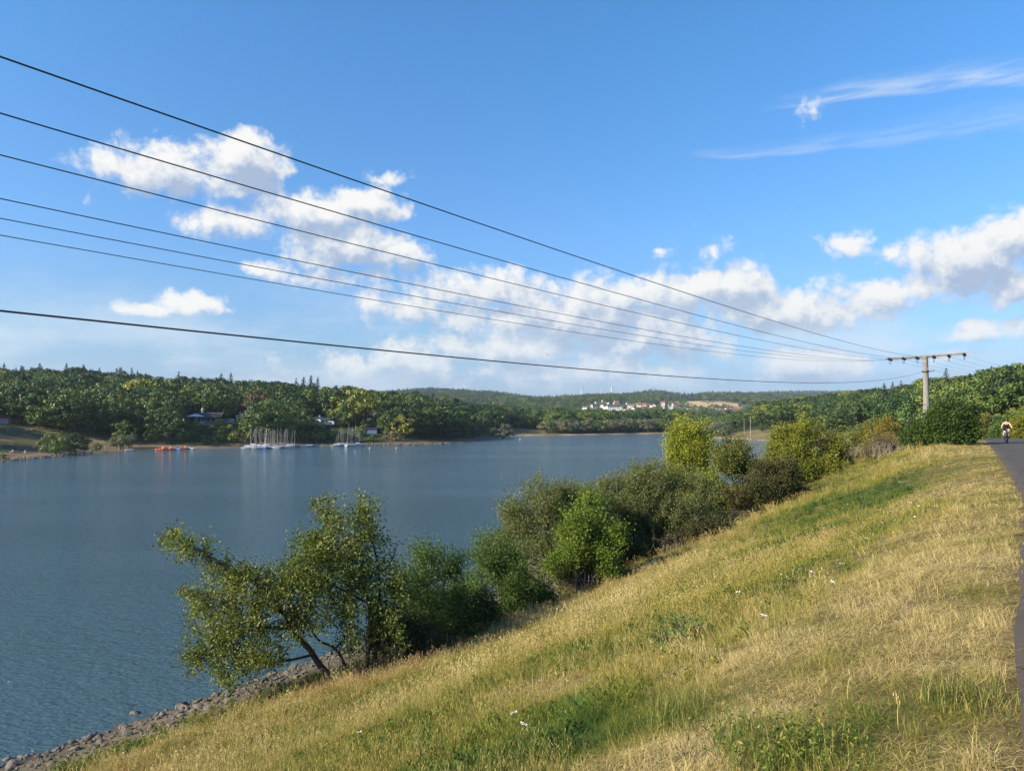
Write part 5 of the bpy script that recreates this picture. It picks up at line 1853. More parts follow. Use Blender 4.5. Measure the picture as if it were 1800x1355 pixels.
# ------------------------------------------------------------------ cyclist on the path
def build_cyclist():
    pos = at(1768, 51.0)
    z = pos[2] + .06
    rz = math.atan2(-(-U[0] * .8), -(-U[1])) * -1 if False else math.atan2(.52, -.86) + math.pi / 2
    # local -Y is the riding direction: turn it towards the camera along the path
    d = np.array([-.50, -.86])
    rz = math.atan2(d[1], d[0]) + math.pi / 2
    K = .95
    bk = empty('bicycle', (pos[0], pos[1], z), rz)
    bk.scale = (K, K, K)
    R = .34
    def wheel(y):
        g = Geo()
        an = np.linspace(0, 2 * math.pi, 33)
        g.tube(np.stack([np.zeros(33), y + R * np.cos(an), R + R * np.sin(an)], 1), .026, 8, cap=False)
        w = link('wheel', g.mesh('tyre', [M_TYRE], True), bk)
        r = Geo(); r.tube(np.stack([np.zeros(33), y + (R - .03) * np.cos(an), R + (R - .03) * np.sin(an)], 1), .013, 5, cap=False); link('rim', r.mesh('rim', [M_MAST]), w)
        s = Geo()
        for a in np.linspace(0, 2 * math.pi, 16, endpoint=False):
            s.tube([(.02 * (-1) ** int(a * 10), y, R), (0, y + (R - .03) * math.cos(a), R + (R - .03) * math.sin(a))], .003, 3, cap=False)
        s.tube([(-.05, y, R), (.05, y, R)], .025, 8); link('spokes', s.mesh('spokes', [M_MAST]), w)
    wheel(-.54); wheel(.54)
    fm = plain('grey_bike_paint', (.10, .13, .17), .35, var=.05)
    f = Geo()
    BB, ST, HT, HB = (0, .10, .29), (0, .27, .80), (0, -.36, .86), (0, -.40, .70)
    for a, b, r in ((BB, ST, .019), (BB, HB, .022), (ST, HT, .019), (HT, HB, .022), ((.05, .54, R), (0.03, .12, .29), .012), ((-.05, .54, R), (-.03, .12, .29), .012), ((.05, .54, R), (.02, .27, .78), .01), ((-.05, .54, R), (-.02, .27, .78), .01)):
        f.tube([a, b], r, 7)
    link('frame', f.mesh('bike_frame', [fm]), bk)
    f = Geo()
    for s in (-1, 1):
        f.tube([(0, -.40, .70), (s * .055, -.43, .66), (s * .055, -.54, R)], [.02, .016, .012], 6)
    link('fork', f.mesh('bike_fork', [fm]), bk)
    h = Geo(); h.tube([(0, -.36, .86), (0, -.38, 1.0)], .016, 6); h.tube([(-.34, -.30, 1.05), (-.2, -.36, 1.04), (0, -.39, 1.01), (.2, -.36, 1.04), (.34, -.30, 1.05)], .013, 6); link('handlebar', h.mesh('bike_bar', [M_TYRE]), bk)
    h = Geo(); h.lathe([(.02, 0), (.045, .02), (.05, .06), (.01, .07)], 10, c=(0, -.46, .93)); link('headlight', h.mesh('bike_light', [M_MAST]), bk)
    h = Geo(); h.tube([ST, (0, .30, .93)], .014, 6); h.tube([(0, .18, .95), (0, .30, .96), (0, .42, .97)], [.03, .07, .09], 8); link('saddle', h.mesh('bike_saddle', [M_TYRE]), bk)
    h = Geo(); h.lathe([(.09, -.012), (.09, .012)], 16); ch = link('chainring', h.mesh('bike_ring', [M_STEEL]), bk, (.06, .10, .29)); ch.rotation_euler = (0, math.pi / 2, 0)
    for s, a in ((-1, -1.35), (1, 1.79)):
        e = (s * .09, .10 - .17 * math.cos(a) , .29 + .17 * math.sin(a))
        h = Geo(); h.tube([(s * .07, .10, .29), e], .012, 5); h.box((s * .15, e[1], e[2]), (.10, .09, .025)); link('pedal', h.mesh('bike_pedal', [M_STEEL]), bk)
    h = Geo(); h.tube([(-.05, .3, .74), (-.05, .75, .74)], .008, 4); h.tube([(.05, .3, .74), (.05, .75, .74)], .008, 4); link('carrier', h.mesh('bike_rack', [M_STEEL]), bk)
    tag(bk, 'grey bicycle ridden towards the viewer on the asphalt path', 'bicycle')
    for s, m, nm, lab in ((1, M_REDC, 'pannier', 'red pannier bag on the right side of the oncoming bicycle'), (-1, M_WHITEC, 'pannier', 'white bag hung on the left side of the oncoming bicycle')):
        g = Geo()
        prof = [(0, .32), (.13, .34), (.16, .55), (.13, .78), (0, .80)] if s > 0 else [(0, .50), (.11, .50), (.13, .62), (.10, .76), (0, .77)]
        for y0, y1 in ((.36, .72),):
            V = [(s * (.07 + a), y, zz) for y in (y0, y1) for a, zz in prof]
            n = len(prof)
            Q = [(i, i + 1, n + i + 1, n + i) for i in range(n - 1)] + [(0, 1, 2, 3), (0, 3, 4, 4), (n, n + 1, n + 2, n + 3), (n, n + 3, n + 4, n + 4)]
            g.add(V, Q)
        o = link(nm, g.mesh('pannier_bag', [m]), None, (pos[0], pos[1], z))
        o.rotation_euler = (0, 0, rz); o.scale = (K, K, K)
        tag(o, lab, 'bag')
    # rider
    pr = empty('person', (pos[0], pos[1], z), rz)
    pr.scale = (K, K, K)
    V = [(0, .27, 1.0), (0, .20, 1.16), (0, .08, 1.32), (0, -.01, 1.43), (0, -.04, 1.51), (0, -.08, 1.57), (0, -.10, 1.66)]
    Rr = [.135, .115, .125, .10, .05, .065, .092]
    E_ = [(0, 1), (1, 2), (2, 3), (3, 4), (4, 5), (5, 6)]
    def chain(start, pts, rads):
        p_ = start
        for v, r in zip(pts, rads):
            V.append(v); Rr.append(r); E_.append((p_, len(V) - 1)); p_ = len(V) - 1
        return p_
    for s in (-1, 1):
        w = chain(3, [(s * .17, .0, 1.42), (s * .27, -.06, 1.22), (s * .31, -.24, 1.09), (s * .31, -.29, 1.085)], [.062, .045, .034, .034])
        for j, dx in enumerate((-.03, -.01, .01, .03)):
            chain(w, [(s * .31 + dx, -.335, 1.09 - .004 * j), (s * .31 + dx, -.345, 1.055)], [.010, .009])
        chain(w, [(s * .27, -.315, 1.055), (s * .265, -.33, 1.03)], [.011, .010])
    lf = chain(0, [(-.10, .20, .95), (-.135, -.10, .70), (-.13, .02, .34), (-.125, .06, .22)], [.105, .078, .055, .042])
    rf = chain(0, [(.10, .20, .97), (.14, -.16, .86), (.13, .02, .56), (.125, .05, .46)], [.105, .078, .055, .042])
    skin_body('body', V, E_, Rr, M_SKIN, pr, 2)
    skin_body('vest', [(0, .25, 1.03), (0, .185, 1.17), (0, .06, 1.31), (0, .0, 1.385)], [(0, 1), (1, 2), (2, 3)], [.165, .16, .175, .15], M_BLACKC, pr, 2)
    for s in (-1, 1):
        g = Geo(); g.tube([(s * .09, .0, 1.36), (s * .10, -.045, 1.47), (s * .09, .10, 1.47), (s * .07, .14, 1.36)], .018, 5); link('vest_strap', g.mesh('strap', [M_BLACKC]), pr)
    skin_body('shorts', [(0, .275, 1.0), (-.10, .18, .94), (-.125, .0, .80), (.10, .18, .97), (.13, -.02, .91)], [(0, 1), (1, 2), (0, 3), (3, 4)], [.155, .125, .10, .125, .10], M_BLACKC, pr, 2)
    pk = plain('pink_shoe', (.72, .10, .30), .6, var=.1)
    for (x, y, zz), m in (((-.125, .05, .20), pk), ((.125, .04, .44), M_BLACKC)):
        skin_body('shoe', [(x, y + .05, zz - .02), (x, y - .05, zz - .045), (x, y - .17, zz - .06)], [(0, 1), (1, 2)], [.048, .045, .036], m, pr, 2)
    g = Geo(); g.lathe([(.01, 1.775), (.06, 1.768), (.095, 1.735), (.108, 1.68), (.10, 1.62), (.075, 1.57)], 14, c=(0, -.075, 0)); link('hair', g.mesh('hair', [M_HAIR], True), pr)
    g = Geo(); g.box((0, -.193, 1.672), (.15, .02, .045)); link('sunglasses', g.mesh('shades', [M_GLASS]), pr)
    g = Geo(); g.tube([(0, -.19, 1.655), (0, -.212, 1.628), (0, -.19, 1.615)], [.010, .017, .010], 6); link('nose', g.mesh('nose', [M_SKIN], True), pr)
    g = Geo(); g.box((0, -.176, 1.592), (.05, .012, .012)); link('mouth', g.mesh('mouth', [plain('lip', (.42, .15, .13), .6)]), pr)
    tag(pr, 'cyclist in a black vest and shorts riding towards the viewer', 'person')


build_cyclist()

# ------------------------------------------------------------------ rocks on the near shore
M_ROCK = plain('shore_rock', (.118, .102, .085), .9, var=.45, scale=3, bump=.7, spec=.25)


def rock_mesh(seed):
    rng = np.random.default_rng(seed)
    bm = bmesh.new()
    bmesh.ops.create_icosphere(bm, subdivisions=2, radius=.5)
    P_ = [unit(rng.normal(size=3)) for _ in range(9)]
    D_ = rng.uniform(.26, .42, 9)
    for v in bm.verts:
        c = np.array(v.co)
        for n_, d_ in zip(P_, D_):
            k = c @ n_ - d_
            if k > 0:
                c = c - n_ * k * .93
        c = c * np.array([1.15, .9, .72]) + rng.normal(size=3) * .012
        v.co = c
    me = bpy.data.meshes.new('rock')
    bm.to_mesh(me)
    bm.free()
    me.materials.append(M_ROCK)
    return me


def build_rocks():
    rng = np.random.default_rng(21)
    ms = [rock_mesh(i) for i in range(10)]
    n = 7000
    s = rng.uniform(-14, 46, n)
    op = 20.2 + 3.7 * rng.beta(2.0, 1.6, n) + .4 * np.sin(s * .9)
    sh = np.interp(s, SH_S, SH_O)
    o = op + sh
    X = s * U[0] + o * Vv[0]; Y = s * U[1] + o * Vv[1]
    Z = height(X, Y)
    size = np.clip(rng.lognormal(-2.3, .6, n), .05, .42)
    clump = vnoise(X, Y, 2.2, 60)
    keep = (Y > 6) & (Z > -.25) & (np.abs(X / np.maximum(Y, 1)) < .8) & (clump + rng.normal(size=n) * .5 > -.35)
    big = [(62, 1306, .62, 'pale boulder at the waterline, largest near the bottom left corner'), (92, 1301, .5, 'dark boulder just right of the largest pale boulder'), (241, 1259, .52, 'largest grey rock at the waterline in the middle of the stony shore'),
           (218, 1279, .34, 'blocky rock just below the largest waterline rock'), (132, 1318, .36, 'flat rock on the soil below the two corner boulders'), (356, 1262, .42, 'dark wedge rock at the edge of the green weeds'),
           (20, 1347, .4, 'grey rock cut by the bottom left corner of the picture')]
    pts = [(*hit(px, py), sz, lab) for px, py, sz, lab in big]
    for p in pts:
        keep &= np.hypot(X - p[0], Y - p[1]) > p[3] * .75 + .12
    X, Y, Z, size = X[keep], Y[keep], Z[keep], size[keep]
    X = np.concatenate([[p[0] for p in pts], X]); Y = np.concatenate([[p[1] for p in pts], Y]); Z = np.concatenate([[p[2] for p in pts], Z]); size = np.concatenate([[p[3] for p in pts], size])
    dist = np.hypot(X, Y)
    inview = np.abs(X / Y) < .71
    score = size / dist * inview
    score[:len(pts)] = 9
    top = np.argsort(-score)[:280]
    sel = np.zeros(len(X), bool); sel[top] = True
    for i in top:
        o = link('rock', ms[int(rng.integers(10))], None, (X[i], Y[i], Z[i] + size[i] * .06))
        o.rotation_euler = (rng.normal() * .3, rng.normal() * .3, rng.uniform(0, 6.28))
        o.scale = (size[i] * rng.uniform(.85, 1.3), size[i] * rng.uniform(.8, 1.1), size[i] * rng.uniform(.75, 1.1))
        px = 900 + F_PX * X[i] / Y[i]
        part = 'bottom left corner' if px < 150 else 'middle' if px < 330 else 'part beside the leaning alder'
        tag(o, pts[i][4] if i < len(pts) else '%s angular rock on the stony near shore, %s' % ('larger' if size[i] > .24 else 'smaller', part), 'rock', None if i < len(pts) else 'rocks of the stony near shore')
    r = ~sel
    k = r.sum()
    sc = np.stack([size[r] * rng.uniform(.85, 1.3, k), size[r] * rng.uniform(.8, 1.1, k), size[r] * rng.uniform(.7, 1.1, k)], 1)
    scatter('shore_gravel', np.stack([X[r], Y[r], Z[r] + size[r] * .1], 1), np.stack([rng.normal(size=k) * .3, rng.normal(size=k) * .3, rng.uniform(0, 6.28, k)], 1), sc, rng.integers(0, 10, k), np.zeros(k), ms, 'loose small stones between the rocks of the near shore', 'stones')
    # stones on the far shores
    P_ = []
    for px0, px1, nn in ((-20, 165, 420), (420, 860, 900)):
        for px in rng.uniform(px0, px1, nn):
            d = shore_depth(px, 120, 470)
            P_.append(((px - 900) / F_PX, d + rng.uniform(.2, 7.5) ** 1.0))
    P_ = np.array(P_)
    X = P_[:, 0] * P_[:, 1]; Y = P_[:, 1]
    Z = height(X, Y)
    k = len(X)
    sz = rng.uniform(.25, .85, k)
    scatter('far_shore_stones', np.stack([X, Y, Z + .05], 1), np.stack([rng.normal(size=k) * .3, rng.normal(size=k) * .3, rng.uniform(0, 6.28, k)], 1), np.stack([sz * 1.2, sz, sz * .8], 1), rng.integers(0, 10, k), np.zeros(k), ms, 'brown stones along the far left shoreline', 'stones')


build_rocks()

# ------------------------------------------------------------------ grass of the embankment
GRASS_STOPS = [(0, (.045, .090, .016)), (.22, (.105, .150, .022)), (.42, (.225, .220, .036)), (.58, (.330, .255, .062)), (.78, (.46, .355, .15)), (.92, (.60, .48, .22)), (.97, (.34, .15, .05)), (1.0, (.25, .095, .035))]


def grass_mat():
    m, T, out = new_mat('grass_blades')
    a = T.n('ShaderNodeAttribute', attribute_name='lt')
    b = T.n('ShaderNodeAttribute', attribute_name='tint', attribute_type='INSTANCER')
    f = T.m('ADD', b.outputs['Fac'], T.m('MULTIPLY_ADD', a.outputs['Fac'], .58, -.29))
    f = T.m('MINIMUM', f, T.m('MAXIMUM', T.m('MULTIPLY', T.m('GREATER_THAN', b.outputs['Fac'], .965), 1.0), .92))
    col = T.ramp(f, GRASS_STOPS)
    pb = T.n('ShaderNodeBsdfPrincipled')
    T.set(pb.inputs['Base Color'], col)
    pb.inputs['Roughness'].default_value = .6
    pb.inputs['Specular IOR Level'].default_value = .2
    tr = T.n('ShaderNodeBsdfTranslucent')
    T.set(tr.inputs[0], col)
    mx = T.n('ShaderNodeMixShader')
    mx.inputs[0].default_value = .3
    T.set(mx.inputs[1], pb.outputs[0]); T.set(mx.inputs[2], tr.outputs[0])
    T.set(out.inputs[0], mx.outputs[0])
    return m


M_GRASS = grass_mat()


def blades(rng, n, rad, h0, h1, w, lean=.45, flat=0.0, seg=(0, .45, .8, 1), wid=(1, .85, .5, .06), lt=None):
    a = rng.uniform(0, 2 * math.pi, n); q = rad * np.sqrt(rng.uniform(0, 1, n))
    B = np.stack([q * np.cos(a), q * np.sin(a), np.full(n, -.03)], 1)
    h = rng.uniform(h0, h1, n)
    az = rng.uniform(0, 2 * math.pi, n)
    D = np.stack([np.cos(az), np.sin(az), np.zeros(n)], 1)
    ln = np.abs(rng.normal(size=n)) * lean + .05
    S = np.stack([-np.sin(az), np.cos(az), np.zeros(n)], 1)
    tw = rng.normal(size=n) * .8
    S = S * np.cos(tw)[:, None] + D * np.sin(tw)[:, None]
    V = []
    for t, k in zip(seg, wid):
        if flat:
            c = B + D * (h * t)[:, None] + np.array([0, 0, 1.0]) * (flat * (1.2 + np.sin(t * 3.0) * rng.uniform(.3, 1.6, n)) + .03)[:, None]
        else:
            c = B + D * (ln * h * t ** 1.8)[:, None] + np.array([0, 0, 1.0]) * (h * (t - .30 * np.minimum(ln, 1.4) * t * t))[:, None]
        V += [c - S * w * k * .5, c + S * w * k * .5]
    V = np.stack(V, 1)
    m = V.shape[1]
    Q = []
    for i in range(len(seg) - 1):
        Q.append(np.stack([np.arange(n) * m + 2 * i, np.arange(n) * m + 2 * i + 1, np.arange(n) * m + 2 * i + 3, np.arange(n) * m + 2 * i + 2], 1))
    if lt is None:
        lt = rng.uniform(0, 1, n)
    return V.reshape(-1, 3), np.concatenate(Q), np.repeat(lt, m)


def tuft_protos(w, k, seed):
    """tall dry, tall green, seed stems, short mown, hay, leafy"""
    out = []
    def mk(fn):
        rng = np.random.default_rng(seed + len(out))
        g = Geo()
        fn(g, rng)
        out.append(g.mesh('tuft', [M_GRASS]))
    def tall(g, rng):
        V, Q, l = blades(rng, int(50 * k), .13, .08, .34, w, .75); g.add(V, Q, 0, l)
        V, Q, l = blades(rng, int(6 * k), .12, .26, .46, w * .55, .4, lt=rng.uniform(.7, 1, int(6 * k))); g.add(V, Q, 0, l)
    def green(g, rng):
        V, Q, l = blades(rng, int(60 * k), .14, .08, .28, w * 1.15, .8); g.add(V, Q, 0, l * .7)
    def seeds(g, rng):
        n = int(12 * k)
        a = rng.uniform(0, 6.28, n); q = .14 * np.sqrt(rng.uniform(0, 1, n))
        for i in range(n):
            b = np.array([q[i] * math.cos(a[i]), q[i] * math.sin(a[i]), -.02]); h = rng.uniform(.26, .54)
            e = b + np.array([rng.normal() * .14, rng.normal() * .14, h])
            g.tube([b, (b + e) / 2 + np.array([0, 0, .03]), e], [w * .32, w * .26, w * .2], 3, 0, .85, cap=False)
            for j in range(4):
                c = e + np.array([rng.normal() * .012, rng.normal() * .012, -.09 + .035 * j])
                V, Q = leaf_quads(c[None], np.array([[rng.normal() * .5, rng.normal() * .5, 1.0]]), .06, w * .9, rng)
                g.add(V, Q, 0, rng.uniform(.75, 1.0))
        V, Q, l = blades(rng, int(28 * k), .14, .08, .26, w, .8); g.add(V, Q, 0, l)
    def mown(g, rng):
        V, Q, l = blades(rng, int(50 * k), .15, .02, .085, w * .9, .9); g.add(V, Q, 0, l)
        V, Q, l = blades(rng, int(7 * k), .14, .05, .15, w * .7, .6); g.add(V, Q, 0, .5 + .5 * l)
    def hay(g, rng):
        V, Q, l = blades(rng, int(58 * k), .2, .06, .24, w * .75, flat=.016); g.add(V, Q, 0, l)
    def leafy(g, rng):
        n = int(46 * k)
        C = rng.normal(size=(n, 3)) * np.array([.09, .09, .0]) + np.array([0, 0, .01])
        C[:, 2] += np.abs(rng.normal(size=n)) * .07
        D = np.stack([rng.normal(size=n), rng.normal(size=n), rng.uniform(.2, 1.2, n)], 1)
        V, Q = leaf_quads(C, D, rng.uniform(.05, .12, n), .012 + w * 1.2, rng); g.add(V, Q, 0, np.repeat(rng.uniform(0, .5, n), 4))
    for fn in (tall, tall, green, green, seeds, mown, mown, hay, leafy):
        mk(fn)
    return out


def path_left(x, y):
    """distance to the left of the path's near edge (negative on the asphalt)"""
    P_ = PATH_EDGE
    best = np.full(np.shape(x), 1e9); sg = np.zeros(np.shape(x))
    for i in range(len(P_) - 1):
        ax, ay = P_[i]; ex, ey = P_[i + 1] - P_[i]
        t = np.clip(((x - ax) * ex + (y - ay) * ey) / (ex * ex + ey * ey), 0, 1)
        d = np.hypot(x - ax - t * ex, y - ay - t * ey)
        c = ex * (y - ay) - ey * (x - ax)
        m = d < best
        best = np.where(m, d, best); sg = np.where(m, np.sign(c), sg)
    return best * sg


GREENS = [(1600, 850, 3.4, .30), (1520, 885, 2.6, .22), (1440, 892, 1.8, .24), (1350, 960, 1.8, .16), (1620, 900, 1.8, .18), (1480, 1000, 1.2, .14), (1000, 1290, .9, .16), (800, 1250, 1.2, .14), (1655, 815, 3.5, .12), (1570, 930, 1.4, .16), (1250, 1250, .4, .2), (1195, 1250, .35, .18), (1190, 1140, .7, .22), (1130, 985, 1.6, .14), (700, 1330, 1.3, .2), (900, 1330, .9, .2), (1060, 1310, .5, .26),
          (1390, 1325, .3, .2), (1340, 1300, .22, .18), (1450, 1165, .5, .28), (1540, 1140, .5, .2), (1400, 1190, .4, .22), (1700, 1240, .35, .26), (1760, 1050, .6, .3), (1640, 1030, .7, .12), (1100, 1140, .7, .16), (560, 1295, 1.6, .18), (1480, 1270, .3, .2)]
STRAWS = [(900, 1235, 1.1, .22), (1000, 1215, .9, .16), (1270, 1290, .45, .34), (1230, 1330, .4, .3), (1200, 1190, .6, .12), (1290, 1150, .6, .2), (1600, 1010, 1.5, .14)]


def build_grass():
    rng = np.random.default_rng(5)
    L0 = tuft_protos(.0042, 1.0, 10)
    L1 = tuft_protos(.0085, .62, 40)
    L2 = tuft_protos(.0125, .62, 70)
    meshes = L0 + L1 + L2
    nk = len(L0)
    XS, YS, LOD = [], [], []
    a0, a1 = math.radians(-42), math.radians(38.5)
    for r0, r1, den, lod in ((2.2, 4.5, 150, 0), (4.5, 8, 105, 0), (8, 13, 62, 0), (13, 22, 46, 1), (22, 36, 30, 1), (36, 58, 19, 2), (58, 100, 9, 2)):
        n = int(.5 * (r1 * r1 - r0 * r0) * (a1 - a0) * den)
        r = np.sqrt(rng.uniform(r0 * r0, r1 * r1, n)); a = rng.uniform(a0, a1, n)
        XS.append(r * np.sin(a)); YS.append(r * np.cos(a)); LOD.append(np.full(n, lod))
    X = np.concatenate(XS); Y = np.concatenate(YS); lod = np.concatenate(LOD)
    op = bank_o(X, Y)
    pl = path_left(X, Y)
    keep = (pl > .03 + .10 * rng.random(len(X))) & (op < 20.3 + .7 * vnoise(X, Y, 2.5, 11) + .3 * rng.normal(size=len(X)))
    keep |= (pl < -3.45) & (np.hypot(X, Y) < 58)
    keep &= ~((op > 19.6) & (rng.random(len(X)) < .5))
    X, Y, lod, op, pl = X[keep], Y[keep], lod[keep], op[keep], pl[keep]
    n = len(X)
    Z = height(X, Y)
    far = np.hypot(X, Y)
    e = rng.normal(size=n)
    v1, v2, v3 = vnoise(X, Y, 3.2, 71), vnoise(X, Y, 1.0, 72), vnoise(X, Y, .38, 73)
    tint = .385 + .18 * v1 + .15 * v2 + .06 * v3 + .06 * e
    tint += .19 * sstep(6.5, 12, op) + .05 * sstep(3.5, 1.5, pl)
    mown = sstep(2.9, 1.7, pl + .9 * v1 + .45 * v2) * (pl > -1)
    mown = np.maximum(mown, sstep(4.5, 3.4, pl + .6 * v1) * sstep(30, 50, far) * .8)
    tint = tint * (1 - mown) + mown * (.70 + .11 * v2 + .08 * v3 + .07 * e - .22 * (vnoise(X, Y, .8, 74) > .55))
    grn = np.zeros(n)
    for lst, sg in ((GREENS, -1), (STRAWS, 1)):
        for px, py, R, st in lst:
            h = hit(px, py)
            d = np.hypot(X - h[0], Y - h[1]) / R + .25 * v2
            f = np.exp(-d * d * 1.2)
            tint += sg * st * f
            if sg < 0:
                grn = np.maximum(grn, f * (st > .2))
            else:
                mown = np.maximum(mown, f * .9)
    low = sstep(18.0, 19.0, op)
    tint = tint * (1 - low) + low * (.26 + .1 * v2 + .05 * e)
    rust = (op > 13.2) & (op < 17.8) & (rng.random(n) < .10 + .16 * (v1 > .1)) & (far > 14)
    tint = np.clip(tint, .03, .90)
    tint[rust] = 1.0
    u = rng.random(n)
    idx = np.where(u < .30, 0, np.where(u < .55, 1, np.where(u < .72, 2, np.where(u < .84, 3, 4))))
    gsel = (tint < .36) & (u < .7)
    idx[gsel] = np.where(rng.random(gsel.sum()) < .75, rng.choice([2, 3], gsel.sum()), 8)
    msel = rng.random(n) < mown
    mm = msel.sum()
    idx[msel] = np.where(rng.random(mm) < .40, rng.choice([5, 6], mm), np.where(rng.random(mm) < .88, 7, 0))
    idx[(low > .5) & (u < .6)] = 8
    oth = rng.random(n)
    idx[(oth < .07) & (msel == False)] = 8
    idx[(oth > .90) & (msel == False)] = 7
    sc = rng.uniform(.7, 1.25, n) * (1 + .22 * v1)
    sc *= np.where(msel, 1.0, np.interp(pl, [0, 2, 5, 9, 16], [.48, .60, .74, .82, .78]))
    sc *= np.where(grn > .5, 1.1, 1.0)
    sc[msel & (idx == 0)] *= .55
    sc = np.clip(sc, .3, 1.6)
    # lean with the slope of the ground
    eps = .3
    gx = (height(X + eps, Y) - height(X - eps, Y)) / (2 * eps); gy = (height(X, Y + eps) - height(X, Y - eps)) / (2 * eps)
    k = np.where(msel, 1.0, .45)
    rx, ry = np.arctan(gy) * k, -np.arctan(gx) * k
    rz = rng.uniform(0, 6.28, n)
    # compose tilt (world) after spin: euler XYZ applies X, then Y, then Z, so turn the tilt into the spun frame
    c, s_ = np.cos(rz), np.sin(rz)
    rot = np.stack([rx * c + ry * s_, -rx * s_ + ry * c, rz], 1)
    scatter('meadow_grass', np.stack([X, Y, Z], 1), rot, np.stack([sc, sc, sc], 1), idx + lod * nk, tint, meshes, 'dry yellow and green grass covering the embankment', 'grass')
    return L0


TUFTS = build_grass()


# ------------------------------------------------------------------ single plants in the grass
M_UMBEL = plain('white_petals', (.78, .76, .70), .8, var=.1)
M_STALKG = plain('green_stalk', (.10, .12, .04), .8, var=.2)
M_DOCK = plain('dead_dock_seed', (.22, .11, .075), .9, var=.4, scale=40)
M_THISTLE = leaf_mat('thistle_leaves', [(0, (.045, .095, .018)), (1, (.095, .155, .028))], trans=.25)


def plants():
    rng = np.random.default_rng(31)
    um = []
    for s in range(3):
        g = Geo()
        h = rng.uniform(.38, .5)
        g.tube([(0, 0, -.05), (.02, .01, h * .5), (.0, .03, h)], [.005, .004, .003], 4, 1)
        for k in range(16):
            a = rng.uniform(0, 6.28); r = .055 * math.sqrt(rng.random())
            e = np.array([r * math.cos(a), r * math.sin(a) + .03, h + .045 + .01 * rng.random()])
            g.tube([(0, .03, h), e], .0015, 3, 1, cap=False)
            V, Q = facing_cards(e[None], np.array([[0, 0, 1.0]]), .030, rng, .35)
            g.add(V, Q, 0)
        um.append(g.mesh('umbel', [M_UMBEL, M_STALKG]))
    spots = [(1603, 908), (1554, 915), (1580, 856), (1630, 917), (1646, 919), (1545, 941), (1505, 876), (1518, 884), (1483, 905), (1470, 912), (1492, 899), (1560, 928), (1415, 1040), (1424, 1048), (1483, 1031), (1330, 1015), (1358, 1008), (1377, 1040),
             (1190, 1067), (1176, 1076), (1187, 1070), (1449, 1073), (1300, 1068), (1048, 1068), (935, 1243), (920, 1336), (916, 1346), (636, 1333), (530, 1253), (480, 1325), (1333, 1147), (1280, 1005), (1540, 835), (1515, 845), (1690, 845), (1677, 812), (1660, 806), (1700, 830), (1610, 935), (1590, 945), (1520, 980), (1500, 960), (1240, 960), (1150, 1010)]
    for i, (px, py) in enumerate(spots):
        h = hit(px, py + 7)
        o = link('wild_carrot', um[i % 3], None, h)
        o.rotation_euler = (rng.normal() * .12, rng.normal() * .12, rng.uniform(0, 6.28))
        s = rng.uniform(.34, .6)
        o.scale = (s, s, .75)
        where = 'below the green patch near the path' if py < 950 and px > 1400 else 'in the middle of the slope' if py < 1100 else 'near the bottom of the picture'
        tag(o, 'wild carrot with a flat white flower head ' + where, 'wildflower', 'white wildflowers on the slope')
    # rough-leaved thistles
    def thistle(px, py, R, nl, label, seed):
        rg = np.random.default_rng(seed)
        root = empty('thistle', hit(px, py) + np.array([0, 0, .07]))
        R = R * 1.0
        for k in range(nl):
            a = k * 2.4 + rg.normal() * .2
            L = R * rg.uniform(.7, 1.1); el = rg.uniform(.25, 1.0)
            d = np.array([math.cos(a), math.sin(a), 0])
            s = np.array([-math.sin(a), math.cos(a), 0])
            V, Q = [], []
            m = 9
            for j in range(m):
                t = j / (m - 1)
                c = d * L * t * math.cos(el * (1 - t * .7)) + np.array([0, 0, 1]) * (L * t * math.sin(el) * (1 - .55 * t) + .03)
                w = L * .16 * math.sin(math.pi * min(1, t * .86 + .12)) * (1.25 if j % 2 else .55) + .003
                V += [c - s * w + np.array([0, 0, .25 * w]), c, c + s * w + np.array([0, 0, .25 * w])]
            for j in range(m - 1):
                Q += [(3 * j, 3 * j + 1, 3 * j + 4, 3 * j + 3), (3 * j + 1, 3 * j + 2, 3 * j + 5, 3 * j + 4)]
            g = Geo(); g.add(V, Q, 0, rg.uniform(.1, .9))
            link('leaf', g.mesh('thistle_leaf', [M_THISTLE]), root)
        tag(root, label, 'thistle')
    thistle(1205, 1122, .46, 15, 'largest dark green thistle rosette on the slope', 1)
    thistle(1177, 1142, .38, 12, 'dark green thistle just left below the largest rosette', 2)
    thistle(1168, 1160, .24, 9, 'small bright thistle at the lower left of the thistle group', 3)
    thistle(1040, 1086, .42, 11, 'dark green thistle higher on the slope, left of the largest rosette', 4)
    thistle(1065, 1080, .28, 9, 'small thistle beside the higher dark green one', 5)
    thistle(1018, 1262, .20, 8, 'low broad-leaved weed near the bottom centre', 6)
    # dead dock stalks against the dark thicket
    for i, (px, py, tx, ty, lab) in enumerate(((1338, 884, 1327, 864, 'leftmost of three dead leaning dock stalks by the dark thicket'), (1344, 884, 1339, 865, 'middle of three dead leaning dock stalks by the dark thicket'), (1351, 882, 1346, 864, 'rightmost of three dead leaning dock stalks by the dark thicket'))):
        h = hit(px, py)
        e = above(tx, ty, h[1] + .1) - h
        e = e * 1.05
        root = empty('dock_plant', h)
        g = Geo(); g.tube([(0, 0, -.1), tuple(e * .5), tuple(e)], [.012, .009, .006], 5); link('stalk', g.mesh('dock_stalk', [M_DOCK]), root)
        g = Geo()
        n = 70
        t = rng.uniform(.3, 1.04, n)
        C = e[None] * t[:, None] + rng.normal(size=(n, 3)) * .035
        V, Q = facing_cards(C, rng.normal(size=(n, 3)), .05, rng, .5); g.add(V, Q); link('seed_head', g.mesh('dock_seeds', [M_DOCK]), root)
        tag(root, lab, 'plant')
